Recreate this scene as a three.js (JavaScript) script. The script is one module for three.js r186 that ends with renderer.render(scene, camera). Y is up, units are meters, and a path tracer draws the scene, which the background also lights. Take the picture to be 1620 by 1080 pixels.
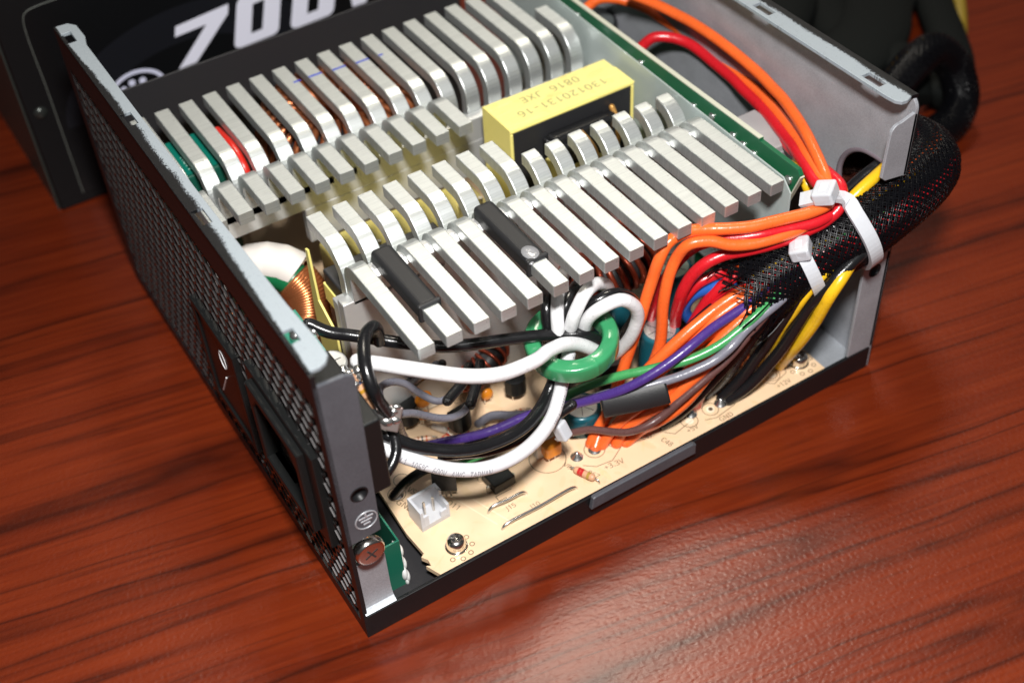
import * as THREE from 'three';
import { RoundedBoxGeometry } from 'three/addons/geometries/RoundedBoxGeometry.js';
import { mergeGeometries } from 'three/addons/utils/BufferGeometryUtils.js';

// ---------- camera, light, exposure (metres; geometry below is written in millimetres and scaled by S) ----------
const S = 0.001, V = (x, y, z) => new THREE.Vector3(x, y, z), mm = (x, y, z) => V(x * S, y * S, z * S);
const scene = new THREE.Scene();
scene.background = new THREE.Color(0.05, 0.05, 0.052);
const camera = new THREE.PerspectiveCamera(29.23, 1.5, 0.02, 20);
camera.position.copy(mm(-49.642, 256.143, 164.695));
camera.up.set(0.40228, 0.71216, -0.57532);
camera.lookAt(camera.position.clone().add(V(0.34987, -0.7003, -0.62223)));
camera.focus = 0.298; camera.userData.fStop = 12;
const renderer = new THREE.WebGLRenderer({ antialias: true });
renderer.setSize(1024, 682);
renderer.toneMapping = THREE.LinearToneMapping;
renderer.toneMappingExposure = 1;
renderer.shadowMap.enabled = true;
function areaLight(pos, target, w, h, power, color) {
  const l = new THREE.RectAreaLight(color, power, w, h); l.position.copy(pos); l.lookAt(target); scene.add(l); return l;
}
{ // the camera's flash, a beam that falls off towards the corners
  const f = new THREE.SpotLight(new THREE.Color(1, 0.985, 0.965), 0.8, 3, 0.74, 1, 2); f.position.copy(mm(-30, 352, 150)); f.target.position.copy(mm(62, 20, -30)); f.castShadow = true; f.shadow.radius = 1; scene.add(f, f.target);
}
areaLight(V(0.8, 2.3, -1.16), V(0.05, 0, 0), 0.44, 0.36, 56, new THREE.Color(1, 0.92, 0.78));     // a lit ceiling panel of the room

areaLight(V(1.3, 2.3, -2.2), V(0.07, 0, -0.05), 1.3, 1.2, 0.42, new THREE.Color(1, 0.98, 0.95));   // a second, dimmer ceiling panel further back

// ---------- helpers ----------
let seed = 7; const rnd = () => { seed = (seed * 1664525 + 1013904223) >>> 0; return seed / 4294967296; };
const hash = (x, y, s) => { let h = (x * 374761393 + y * 668265263 + s * 974634777) | 0; h = Math.imul(h ^ (h >>> 13), 1274126177); h ^= h >>> 16; return (h >>> 0) / 4294967296; };
function vnoise(x, y, px, py, s) { // value noise with period px, py
  const xi = Math.floor(x), yi = Math.floor(y), fx = x - xi, fy = y - yi, u = fx * fx * (3 - 2 * fx), v = fy * fy * (3 - 2 * fy);
  const a = ((xi % px) + px) % px, b = (a + 1) % px, c = ((yi % py) + py) % py, d = (c + 1) % py;
  const p = hash(a, c, s), q = hash(b, c, s), r = hash(a, d, s), t = hash(b, d, s);
  return p + (q - p) * u + (r - p) * v + (p - q - r + t) * u * v;
}
function dataTex(w, h, fn, srgb, repeat) {
  const d = new Uint8Array(w * h * 4);
  for (let y = 0; y < h; y++) for (let x = 0; x < w; x++) {
    const c = fn(x / w, y / h), i = (y * w + x) * 4;
    if (typeof c === 'number') d[i] = d[i + 1] = d[i + 2] = Math.max(0, Math.min(255, c * 255));
    else for (let k = 0; k < 3; k++) d[i + k] = Math.max(0, Math.min(255, c[k] * 255));
    d[i + 3] = 255;
  }
  const t = new THREE.DataTexture(d, w, h); t.magFilter = t.minFilter = THREE.LinearFilter;
  t.wrapS = t.wrapT = repeat || THREE.RepeatWrapping; if (srgb) t.colorSpace = THREE.SRGBColorSpace; t.needsUpdate = true; return t;
}
function canvasTex(w, h, draw) {
  const c = document.createElement('canvas'); c.width = w; c.height = h; draw(c.getContext('2d'), w, h);
  const t = new THREE.CanvasTexture(c); t.colorSpace = THREE.SRGBColorSpace; t.anisotropy = 8; return t;
}
const numbered = (() => { const n = {}; return (k) => { const i = (n[k] = (n[k] ?? -1) + 1); return i ? k + '_' + String(i).padStart(3, '0') : k; }; })();
function tag(o, label, category, group) { o.userData.label = label; o.userData.category = category; if (group) o.userData.group = group; return o; }
function thing(name, label, category, base, group) { const o = new THREE.Group(); o.name = numbered(name); o.position.copy(mm(...base)); o.userData.base = base; scene.add(o); return tag(o, label, category, group); }
function noIdx(g) { const q = g.index ? g.toNonIndexed() : g; for (const k of Object.keys(q.attributes)) if (!['position', 'normal', 'uv'].includes(k)) q.deleteAttribute(k); return q; }
function merge(gs) { return gs.length === 1 ? gs[0] : mergeGeometries(gs.map(noIdx)); }
function triUV(g, k = 1) { // box projected uv in metres, k repeats per metre
  g = noIdx(g); const p = g.attributes.position, uv = new Float32Array(p.count * 2), a = V(), b = V(), c = V();
  for (let i = 0; i < p.count; i += 3) {
    a.fromBufferAttribute(p, i); b.fromBufferAttribute(p, i + 1); c.fromBufferAttribute(p, i + 2);
    const n = b.clone().sub(a).cross(c.clone().sub(a)), nx = Math.abs(n.x), ny = Math.abs(n.y), nz = Math.abs(n.z);
    [a, b, c].forEach((q, j) => { const [u, v] = ny >= nx && ny >= nz ? [q.x, q.z] : nx >= nz ? [q.y, q.z] : [q.x, q.y]; uv[(i + j) * 2] = u * S * k; uv[(i + j) * 2 + 1] = v * S * k; });
  }
  g.setAttribute('uv', new THREE.BufferAttribute(uv, 2)); return g;
}
// a mesh from millimetre geometry; parent is a thing (or a part with its base in userData)
function part(name, geos, mat, parent, keepUV) {
  let g = merge([].concat(geos)); if (!keepUV) g = triUV(g); const b = parent?.userData.base ?? [0, 0, 0];
  g.translate(-b[0], -b[1], -b[2]).scale(S, S, S);
  const m = new THREE.Mesh(g, mat); m.castShadow = m.receiveShadow = true; m.name = parent ? name : numbered(name); m.userData.base = undefined; (parent ?? scene).add(m); if (parent) m.userData = { base: b }; else m.userData = {}; return m;
}
const centre = (g) => { g.computeBoundingBox(); const c = g.boundingBox.getCenter(V()); return [c.x, g.boundingBox.min.y, c.z]; };
function solo(name, label, category, geos, mat, group, keepUV) { // a thing that is one mesh, its origin at its base
  let g = merge([].concat(geos)); if (!keepUV) g = triUV(g); const b = centre(g); g.translate(-b[0], -b[1], -b[2]).scale(S, S, S);
  const m = new THREE.Mesh(g, mat); m.castShadow = m.receiveShadow = true; m.name = numbered(name); m.position.copy(mm(...b)); scene.add(m); return tag(m, label, category, group);
}
function box(x0, x1, y0, y1, z0, z1, r = 0.2) {
  const g = r ? new RoundedBoxGeometry(x1 - x0, y1 - y0, z1 - z0, 1, r) : new THREE.BoxGeometry(x1 - x0, y1 - y0, z1 - z0);
  return g.translate((x0 + x1) / 2, (y0 + y1) / 2, (z0 + z1) / 2);
}
const AX = { x: new THREE.Matrix4().makeBasis(V(0, 0, 1), V(0, 1, 0), V(-1, 0, 0)), z: new THREE.Matrix4(), y: new THREE.Matrix4().makeBasis(V(1, 0, 0), V(0, 0, 1), V(0, -1, 0)) };
function shapeOf(pts) { const s = new THREE.Shape(); pts.forEach((q, i) => i ? s.lineTo(q[0], q[1]) : s.moveTo(q[0], q[1])); return s; }
// extrude a shape: axis x -> shape is (z, y); axis z -> (x, y); axis y -> (x, z)
function extrude(shape, axis, from, to, bevel = 0, seg = 12) {
  const d = to - from, g = new THREE.ExtrudeGeometry(shape instanceof THREE.Shape ? shape : shapeOf(shape), { depth: d - 2 * bevel, bevelEnabled: bevel > 0, bevelSize: bevel, bevelThickness: bevel, bevelOffset: -bevel, bevelSegments: 2, curveSegments: seg });
  g.applyMatrix4(AX[axis]); return axis === 'z' ? g.translate(0, 0, from + bevel) : axis === 'x' ? g.translate(to - bevel, 0, 0) : g.translate(0, to - bevel, 0);
}
const arc = (cx, cy, r, a0, a1, n = 10) => Array.from({ length: n + 1 }, (_, i) => { const a = (a0 + (a1 - a0) * i / n) * Math.PI / 180; return [cx + r * Math.cos(a), cy + r * Math.sin(a)]; });
function cyl(r0, r1, p, q, seg = 20, open = false) { // cylinder from p to q
  const a = V(...p), b = V(...q), d = b.clone().sub(a), g = new THREE.CylinderGeometry(r1, r0, d.length(), seg, 1, open);
  g.applyQuaternion(new THREE.Quaternion().setFromUnitVectors(V(0, 1, 0), d.normalize())); return g.translate((p[0] + q[0]) / 2, (p[1] + q[1]) / 2, (p[2] + q[2]) / 2);
}
function lathe(pts, seg = 28) { return new THREE.LatheGeometry(pts.map(([r, y]) => new THREE.Vector2(r, y)), seg); }
const curve = (pts) => new THREE.CatmullRomCurve3(pts.map((q) => V(...q)), false, 'centripetal');
function tube(pts, r, step = 1.2, rad = 12, caps = true) {
  const c = pts.isCurve || pts.getPoint ? pts : curve(pts), L = c.getLength(), n = Math.max(6, Math.ceil(L / step)), g = new THREE.TubeGeometry(c, n, r, rad), uv = g.attributes.uv;
  for (let i = 0; i < uv.count; i++) uv.setX(i, uv.getX(i) * L * S);
  if (!caps) return g;
  return mergeGeometries([g, ...[0, 1].map((t) => { const s = new THREE.SphereGeometry(r, 10, 6), e = c.getPoint(t); return s.translate(e.x, e.y, e.z); })].map(noIdx));
}
// sweep a flat or oval section (half width w, half thickness t) along points with outward normals
function ribbon(points, normals, w, t, n = 4, closed = false) {
  const pos = [], idx = [], K = n === 4 ? [[-1, -1], [1, -1], [1, 1], [-1, 1]] : Array.from({ length: n }, (_, k) => [Math.cos(2 * Math.PI * k / n), Math.sin(2 * Math.PI * k / n)]), m = points.length;
  for (let i = 0; i < m; i++) {
    const T = (closed ? points[(i + 1) % m] : points[Math.min(m - 1, i + 1)]).clone().sub(closed ? points[(i + m - 1) % m] : points[Math.max(0, i - 1)]).normalize(), N = normals[i].clone().addScaledVector(T, -normals[i].dot(T)).normalize(), B = T.clone().cross(N);
    for (const [a, b] of K) pos.push(...points[i].clone().addScaledVector(B, a * w).addScaledVector(N, b * t).toArray());
  }
  const k = K.length;
  for (let i = 0; i < m - (closed ? 0 : 1); i++) for (let j = 0; j < k; j++) { const a = i * k + j, b = i * k + (j + 1) % k, c = ((i + 1) % m) * k + j, d = ((i + 1) % m) * k + (j + 1) % k; idx.push(a, c, b, b, c, d); }
  if (!closed) for (let j = 1; j < k - 1; j++) { idx.push(0, j, j + 1); const o = (m - 1) * k; idx.push(o, o + j + 1, o + j); }
  let g = new THREE.BufferGeometry(); g.setAttribute('position', new THREE.Float32BufferAttribute(pos, 3)); g.setAttribute('uv', new THREE.Float32BufferAttribute(new Float32Array(pos.length / 3 * 2), 2)); g.setIndex(idx);
  if (n === 4) g = g.toNonIndexed(); g.computeVertexNormals(); return g;
}

// ---------- materials ----------
const col = (r, g, b) => new THREE.Color().setRGB(r, g, b);
const std = (c, roughness, metalness = 0, more = {}) => new THREE.MeshPhysicalMaterial({ color: c, roughness, metalness, ...more });
const grainTex = canvasTex(1024, 1024, (c, w, h) => { // brushed metal with fine scratches and dust
  c.fillStyle = '#f2f3f2'; c.fillRect(0, 0, w, h);
  for (let i = 0; i < 2600; i++) { c.fillStyle = `rgba(${rnd() < 0.5 ? '120,124,124' : '255,255,255'},${0.03 + rnd() * 0.08})`; c.fillRect(rnd() * w - 200, rnd() * h, 100 + rnd() * 500, 1 + rnd() * 1.6); }
  for (let i = 0; i < 170; i++) { c.strokeStyle = `rgba(${rnd() < 0.5 ? '90,92,92' : '255,255,255'},${0.15 + rnd() * 0.3})`; c.lineWidth = 0.8 + rnd(); c.beginPath(); const x = rnd() * w, y = rnd() * h, a = rnd() * 6.3, l = 10 + rnd() * 70; c.moveTo(x, y); c.lineTo(x + Math.cos(a) * l, y + Math.sin(a) * l); c.stroke(); }
  for (let i = 0; i < 260; i++) { c.fillStyle = `rgba(${rnd() < 0.6 ? '70,70,68' : '255,255,255'},${0.2 + rnd() * 0.4})`; c.beginPath(); c.arc(rnd() * w, rnd() * h, 0.8 + rnd() * 1.8, 0, 7); c.fill(); }
});
grainTex.wrapS = grainTex.wrapT = THREE.RepeatWrapping;
grainTex.repeat.set(21, 21);
const brushBump = dataTex(512, 512, (u, v) => 0.85 * vnoise(u * 4, v * 160, 4, 160, 4) + 0.15 * vnoise(u * 190, v * 190, 190, 190, 5)); brushBump.repeat.set(70, 70);
const fineBump = dataTex(512, 512, (u, v) => 0.6 * vnoise(u * 90, v * 90, 90, 90, 11) + 0.4 * vnoise(u * 200, v * 200, 200, 200, 12)); fineBump.repeat.set(40, 40);
const speckle = dataTex(512, 512, (u, v) => { const n = 0.9 + 0.1 * vnoise(u * 200, v * 200, 200, 200, 21) + 0.06 * (vnoise(u * 12, v * 12, 12, 12, 22) - 0.5); return n; }, true); speckle.repeat.set(25, 25);
const M = {
  alu: std(col(0.72, 0.745, 0.74), 0.42, 0.78, { map: grainTex, bumpMap: brushBump, bumpScale: 0.000012 }),
  aluWeb: std(col(0.75, 0.75, 0.73), 0.5, 0.7, { bumpMap: brushBump, bumpScale: 0.00003 }),
  steel: std(col(0.5, 0.53, 0.57), 0.5, 0.45, { map: speckle, bumpMap: fineBump, bumpScale: 0.00001 }),
  wallSteel: std(col(0.4, 0.41, 0.44), 0.55, 0.3, { map: speckle, bumpMap: fineBump, bumpScale: 0.00001 }),
  flange: std(col(0.1, 0.105, 0.12), 0.45, 0.15, { map: speckle, bumpMap: fineBump, bumpScale: 0.000015 }),
  grille: std(col(0.06, 0.056, 0.056), 0.27, 0.6),
  paint: std(col(0.008, 0.008, 0.009), 0.42, 0, { bumpMap: fineBump, bumpScale: 0.00001, specularIntensity: 0.7 }),
  sheet: std(col(0.017, 0.016, 0.018), 0.55, 0, { bumpMap: fineBump, bumpScale: 0.00001 }),
  chrome: std(col(0.8, 0.77, 0.72), 0.2, 1), recess: std(col(0.03, 0.03, 0.03), 0.5),
  solder: std(col(0.72, 0.71, 0.69), 0.25, 0.95), pin: std(col(0.62, 0.58, 0.52), 0.3, 0.9),
  blackPlastic: std(col(0.009, 0.0095, 0.0095), 0.38, 0, { bumpMap: fineBump, bumpScale: 0.00002, specularIntensity: 0.55 }),
  shrink: std(col(0.015, 0.015, 0.016), 0.5, 0, { bumpMap: fineBump, bumpScale: 0.00002 }),
  yellowTape: std(col(0.85, 0.74, 0.22), 0.42, 0, { bumpMap: fineBump, bumpScale: 0.00003 }), core: std(col(0.02, 0.02, 0.022), 0.45),
  cream: std(col(0.75, 0.56, 0.36), 0.4), greenBoard: std(col(0.01, 0.11, 0.045), 0.3, 0, { clearcoat: 0.5 }), boardEdge: std(col(0.5, 0.5, 0.4), 0.6),
  ferrite: std(col(0.04, 0.27, 0.11), 0.24, 0, { clearcoat: 0.4, clearcoatRoughness: 0.12, bumpMap: fineBump, bumpScale: 0.00003 }),
  greenFilm: std(col(0.008, 0.075, 0.05), 0.25), teal: std(col(0.01, 0.09, 0.12), 0.25), purpleCan: std(col(0.02, 0.012, 0.04), 0.25), canTop: std(col(0.6, 0.6, 0.58), 0.4, 0.7),
  copperCoil: std(col(0.6, 0.2, 0.075), 0.28, 0.8), darkCoil: std(col(0.28, 0.05, 0.022), 0.3, 0.6), nylon: std(col(0.8, 0.82, 0.86), 0.32, 0, { transmission: 0.4, thickness: 0 }),
  whitePlastic: std(col(0.75, 0.76, 0.78), 0.4), paper: std(col(0.72, 0.67, 0.62), 0.7), orangeDip: std(col(0.75, 0.24, 0.015), 0.3), glue: std(col(0.8, 0.8, 0.78), 0.5),
  film: std(col(0.8, 0.86, 0.85), 0.3, 0, { transmission: 0.62, thickness: 0, ior: 1.45 }), white: std(col(0.85, 0.85, 0.86), 0.5), braid: std(col(0.003, 0.003, 0.004), 0.3, 0, { specularIntensity: 0.3 }),
};
const wireBump = dataTex(512, 128, (u, v) => 0.6 * vnoise(u * 60, v * 8, 60, 8, 61) + 0.4 * vnoise(u * 220, v * 40, 220, 40, 62)); wireBump.repeat.set(22, 1);
const wireTone = dataTex(512, 128, (u, v) => { const q = vnoise(u * 90, v * 18, 90, 18, 63), d = vnoise(u * 200, v * 50, 200, 50, 64); return 0.95 + 0.05 * vnoise(u * 12, v * 3, 12, 3, 65) - (q > 0.88 ? 0.06 : 0) - (d > 0.95 ? 0.1 : 0); }, true); wireTone.repeat.set(22, 1);
const wireRough = dataTex(512, 128, (u, v) => 0.75 + 0.5 * vnoise(u * 30, v * 6, 30, 6, 66)); wireRough.repeat.set(22, 1);
const wireMat = (r, g, b, rough = 0.3) => std(col(r, g, b), rough, 0, { map: wireTone, bumpMap: wireBump, bumpScale: 0.00005, roughnessMap: wireRough, clearcoat: 0.2, clearcoatRoughness: 0.3 });
const WM = { black: wireMat(0.009, 0.009, 0.01, 0.24), white: wireMat(0.82, 0.82, 0.83), grey: wireMat(0.2, 0.2, 0.24), purple: wireMat(0.065, 0.03, 0.2), green: wireMat(0.06, 0.32, 0.1), orange: wireMat(0.9, 0.14, 0.025), red: wireMat(0.6, 0.012, 0.02), blue: wireMat(0.02, 0.1, 0.42), yellow: wireMat(0.85, 0.5, 0.015), brown: wireMat(0.12, 0.055, 0.05), copper: M.copperCoil };
WM.text = WM.white.clone();
WM.text.map = canvasTex(2048, 128, (c, w, h) => { c.fillStyle = '#efeff0'; c.fillRect(0, 0, w, h); c.fillStyle = '#8a8a92'; c.font = '34px sans-serif'; for (const y of [40, 104]) { c.fillText('VW-1   105°C   600V   AWG   TAIWAN', 30 + y * 3, y); c.fillText('VW-1   105°C   600V   AWG   TAIWAN', 1050 + y * 3, y); } });
WM.text.map.wrapS = WM.text.map.wrapT = THREE.RepeatWrapping; WM.text.map.repeat.set(12, 1);

// ---------- the table ----------
{
  const ca = Math.cos(0.2), sa = Math.sin(0.2), fx = 0.72, fz = 0.5;
  const lerp = (a, b, t) => a.map((x, i) => x + (b[i] - x) * Math.max(0, Math.min(1, t)));
  const wood = dataTex(2048, 2048, (u, v) => {
    const wob = 0.9 * vnoise(u * 4, v * 4, 4, 4, 31) + 0.22 * vnoise(u * 22, v * 20, 22, 20, 32) + 0.1 * vnoise(u * 60, v * 40, 60, 40, 39), y = v * 56 + wob * 0.8, y2 = v * 130 + wob * 1.3;
    const band = vnoise(u * 3, v * 34 + wob * 0.6, 3, 34, 33), rg = 1 - Math.abs(2 * vnoise(u * 2, y, 2, 56, 34) - 1), rg2 = 1 - Math.abs(2 * vnoise(u * 3, y2, 3, 130, 45) - 1), line = (Math.pow(rg, 18) * (0.25 + 0.75 * vnoise(u * 4, v * 30, 4, 30, 38)) + 0.9 * Math.pow(rg2, 14) * vnoise(u * 6, v * 40, 6, 40, 46)) * (0.7 + 0.6 * vnoise(u * 110, v * 300, 110, 300, 44));
    const fib = vnoise(u * 16, v * 380, 16, 380, 35), fib2 = vnoise(u * 60, v * 720, 60, 720, 36), pore = Math.pow(vnoise(u * 40, v * 560, 40, 560, 37), 5);
    let c = lerp([0.49, 0.19, 0.1], [0.62, 0.275, 0.145], 0.1 + 0.55 * band + 0.5 * (fib - 0.4));
    c = lerp(c, [0.66, 0.3, 0.16], Math.pow(fib2, 2) * 0.5); c = lerp(c, [0.28, 0.11, 0.075], Math.min(0.8, line)); return lerp(c, [0.27, 0.11, 0.08], pore * 0.25);
  }, true);
  const peb = dataTex(1024, 1024, (u, v) => 0.55 * vnoise(u * 190, v * 190, 190, 190, 41) + 0.35 * vnoise(u * 110, v * 330, 110, 330, 42) + 0.1 * vnoise(u * 500, v * 500, 500, 500, 43)); peb.repeat.set(5, 4);
  const g = triUV(box(-450, 900, -25, 0, -800, 420, 2)), p = g.attributes.position, uv = g.attributes.uv;
  for (let i = 0; i < p.count; i++) { const x = p.getX(i) * S, z = p.getZ(i) * S; uv.setXY(i, (x * ca + z * sa) / fx + 0.31, (-x * sa + z * ca) / fz + 0.43); }
  g.scale(S, S, S);
  const t = new THREE.Mesh(g, std(col(0.5, 0.37, 0.25), 0.3, 0, { map: wood, bumpMap: peb, bumpScale: 0.00005, specularIntensity: 0.6 })); t.name = 'table_top'; t.castShadow = t.receiveShadow = true; t.userData = { kind: 'structure', label: 'reddish brown wooden table top with dark grain' }; scene.add(t);
}

// ---------- the case ----------
const kase = thing('power_supply_case', 'open black steel power supply case with honeycomb grille at the left', 'case', [75, 0, -75]);
part('floor', box(0.5, 151, 0.3, 1.2, -150, -0.6, 0), M.steel, kase);
part('insulating_liner', box(6, 70, 1.3, 1.7, -140, -1.4, 0), M.sheet, kase);
part('front_lip', box(0.2, 151.6, 0, 7.6, -0.9, 0.1, 0.25), M.paint, kase);
part('lip_tab', extrude(shapeOf([[61, 4.6], [61.6, 8.3], [62.2, 8.6], [91.6, 8.6], [92.6, 8], [92.6, 4.6]]), 'z', 0.15, 1.5, 0.3), M.flange, kase);
// honeycomb wall (x = 0): solid borders and one mesh of hexagonal cells
{
  const pitch = 4.6, R = pitch / Math.sqrt(3), r = R * 0.87, pos = [], nor = [], uvs = [];
  const inHole = (z, y) => (z > -40 && z < -9 && y > 28 && y < 55) || (z > -77 && z < -53 && y > 16 && y < 47);
  const quad = (a, b, c, d) => { for (const q of [a, b, c, a, c, d]) { pos.push(...q); uvs.push(q[2] * S, q[1] * S); } };
  for (let row = 0; row < 19; row++) for (let k = 0; k < 32; k++) {
    const y = 5.4 + row * R * 1.5, z = -145.5 + (k + (row % 2) / 2) * pitch; if (z > -3 || y > 76.5 || inHole(z, y)) continue;
    const H = (q, x, rr) => { const a = (60 * q + 30) * Math.PI / 180; return [x, y + rr * Math.sin(a), z + rr * Math.cos(a)]; };
    for (let q = 0; q < 6; q++) { quad(H(q, 0.15, R), H(q + 1, 0.15, R), H(q + 1, 0.15, r), H(q, 0.15, r)); quad(H(q, 0.85, r), H(q + 1, 0.85, r), H(q + 1, 0.85, R), H(q, 0.85, R)); quad(H(q, 0.15, r), H(q + 1, 0.15, r), H(q + 1, 0.85, r), H(q, 0.85, r)); }
  }
  const g = new THREE.BufferGeometry(); g.setAttribute('position', new THREE.Float32BufferAttribute(pos, 3)); g.setAttribute('uv', new THREE.Float32BufferAttribute(uvs, 2)); g.computeVertexNormals();
  const gm = part('honeycomb_grille', g, M.grille, kase, true); gm.userData.kind = 'stuff';
  part('grille_frame', [box(0, 1, 0, 4.4, -150, 0, 0), box(0, 1, 76, 85.6, -150, 0, 0), box(0, 1, 4.4, 76, -150, -145.6, 0), box(0, 1, 4.4, 76, -2.4, 0, 0)], M.paint, kase);
}
const over = (s, keep) => dataTex(2048, 128, (u, v) => { // bare steel with black paint mist along the outer edge (v = 1)
  const x = u * 2048, y = (1 - v) * 128, e = 128 * keep(u) * (0.85 + 0.3 * vnoise(x / 70, 1, 1000, 9, 50 + s)), d = y / e, m = Math.max(0, Math.min(1, (1.35 - d) * 1.25)), q = 0.55 * vnoise(x / 1.6, y / 1.8, 2000, 200, 51 + s) + 0.45 * vnoise(x / 4, y / 4, 2000, 200, 52 + s);
  const k = Math.max(0, Math.min(1, (m - q) * 5 + 0.5 * m)) * (m > 0 ? 1 : 0), sp = q > 0.82 ? 0.25 : 0, a = Math.max(k, sp); return [0.79 - a * 0.74, 0.82 - a * 0.77, 0.835 - a * 0.77];
}, true, THREE.ClampToEdgeWrapping);
function flangeMesh(name, geo, x0, w, tex, flip) {
  const g = triUV(geo), p = g.attributes.position, uv = g.attributes.uv;
  for (let i = 0; i < p.count; i++) uv.setXY(i, -p.getZ(i) / 150, 1 - (flip ? (x0 - p.getX(i)) / w : (p.getX(i) - x0) / w));
  return part(name, g, std(col(0.54, 0.56, 0.59), 0.5, 0.2, { map: tex, bumpMap: fineBump, bumpScale: 0.00001 }), kase, true);
}
{ // top flange of the honeycomb wall, with square slots
  const s = shapeOf([[-0.1, -149.5], [3.6, -149.2], [5.2, -147], [5.3, -140.5], [4.3, -136.5], [4.4, -60], [5, -20], [5.6, -8], [5.4, -3.2], [4.2, -1.6], [2.6, -1], [-0.1, -1.2]].map(([x, z]) => [x, z]));
  for (const [z0, z1] of [[-144.9, -139.5], [-101.6, -96], [-58.2, -52.4], [-13.7, -9.6]]) s.holes.push(shapeOf([[0.4, z0], [0.4, z1], [2.9, z1], [2.9, z0]]));
  const g = new THREE.ExtrudeGeometry(s, { depth: 0.7, bevelEnabled: true, bevelSize: 0.12, bevelThickness: 0.12, bevelOffset: -0.12, bevelSegments: 2 }); g.applyMatrix4(new THREE.Matrix4().makeBasis(V(1, 0, 0), V(0, 0, 1), V(0, -1, 0))); g.translate(0, 86, 0);
  flangeMesh('top_flange', g, -0.1, 5.6, over(0, (u) => 0.12 + 0.34 * Math.max(0, Math.sin(u * 3.3))), false);
}
{ // near flange of the honeycomb wall
  const s = shapeOf([[0.05, 34], [8, 34.6], ...arc(7.2, 80.2, 1.6, 0, 70, 6), [6.6, 82.2], [0.05, 82.6]]);
  const h = new THREE.Path(); h.absellipse(4.8, 48.6, 1.75, 1.75, 0, Math.PI * 2); s.holes.push(h);
  part('near_flange', extrude(s, 'z', -0.9, 0, 0.15), M.flange, kase);
  part('flange_hole', [lathe([[2.1, 0], [1.95, 0.12], [1.7, 0.1], [1.6, -0.6], [0.9, -1.3], [0.001, -1.5]], 24).applyMatrix4(new THREE.Matrix4().makeRotationX(Math.PI / 2)).translate(4.8, 48.6, 0.05)], M.paint, kase);
  const pale = std(col(0.5, 0.51, 0.54), 0.4, 0.4), ring = new THREE.TorusGeometry(2.5, 0.16, 8, 40).translate(5.2, 39.9, 0.05);
  part('ground_symbol', [ring, box(3.5, 6.9, 40.6, 41.0, -0.05, 0.14, 0.05), box(3.9, 6.5, 39.6, 40, -0.05, 0.14, 0.05), box(4.4, 6, 38.6, 39, -0.05, 0.14, 0.05), box(5, 5.4, 40.9, 42, -0.05, 0.14, 0.05)], pale, kase);
  const tabp = curve([[4.4, 24.5, -2], [4.4, 17, -2], [4.4, 11.6, -1.9], [4.4, 9.3, -1.2], [4.4, 8.3, 0.2]]), pts = tabp.getSpacedPoints(20);
  part('bare_steel_tab', ribbon(pts, pts.map(() => V(0, 0, 1)), 3.9, 0.45), M.steel, kase);
}
{ // wall on the cable side (x = 152), open where the cables leave
  const s = shapeOf([[0, 0.4], [0, 43.5], [-2, 43.7], [-10.2, 43.7], ...arc(-10.2, 54, 10.3, 270, 90, 18), [0, 64.3], [0, 82], ...arc(-3.4, 82.3, 3.4, 0, 90, 8), [-150, 85.7], [-150, 0.4]]);
  const g = extrude(s, 'x', 151.1, 152, 0.1); part('cable_wall', g, M.wallSteel, kase);
  part('opening_rim', new THREE.TubeGeometry(curve([[151.5, 43.9, -2], [151.5, 43.9, -10.2], ...arc(-10.2, 54, 10.1, 270, 90, 8).map(([z, y]) => [151.5, y, z]), [151.5, 64, -2]]), 60, 0.75, 8), std(col(0.16, 0.13, 0.15), 0.5), kase);
  part('wall_skin', extrude(s, 'x', 152.02, 152.3, 0.05), M.paint, kase);
  const f = shapeOf([[152.2, -150], [152.2, -1], [150.4, -1.3], [148.4, -0.6], [147, -0.9], [146.1, -2.2], [145.8, -5], [145.8, -150]]);
  for (const [z0, z1] of [[-13.8, -8.2], [-52.5, -46.5]]) f.holes.push(shapeOf([[147, z0], [147, z1], [149.4, z1], [149.4, z0]]));
  const fg = new THREE.ExtrudeGeometry(f, { depth: 0.7, bevelEnabled: true, bevelSize: 0.12, bevelThickness: 0.12, bevelOffset: -0.12, bevelSegments: 2 }); fg.applyMatrix4(AX.y.clone()); fg.translate(0, 86, 0);
  flangeMesh('top_flange', fg, 152.2, 6.4, over(1, () => 0.36), true);
  part('near_flange', extrude(shapeOf([[152, 64.2], [152, 81.4], [151, 81.9], [148.5, 81.2], ...arc(146.6, 78.6, 2.2, 80, 180, 6), [144, 66.6], [145.2, 65.4]]), 'z', -0.9, 0, 0.15), M.wallSteel, kase);
  const lo = shapeOf([[152, 7.8], [152, 41], [149, 41.2], [147.4, 41], ...arc(146.2, 38.8, 2.3, 80, 180, 6), [143.6, 8]]), hh = new THREE.Path(); hh.absellipse(147.7, 36.4, 1.7, 1.7, 0, Math.PI * 2); lo.holes.push(hh);
  part('near_flange', extrude(lo, 'z', -0.9, 0, 0.15), M.wallSteel, kase);
  part('flange_hole', lathe([[2, 0], [1.85, 0.12], [1.6, 0.05], [1.5, -0.8], [0.001, -1.2]], 24).applyMatrix4(new THREE.Matrix4().makeRotationX(Math.PI / 2)).translate(147.7, 36.4, 0.05), M.paint, kase);
  part('corner_tab', box(150.2, 151.9, 41.6, 44.2, -2.4, -0.4, 0.5), M.steel, kase);
}
// sheet along the far side of the case
solo('insulating_sheet', 'dark grey plastic sheet standing along the far side behind the rear fins', 'insulating sheet', box(3, 116, 2, 63.4, -148.4, -147.8, 0.2), M.sheet);

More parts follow.
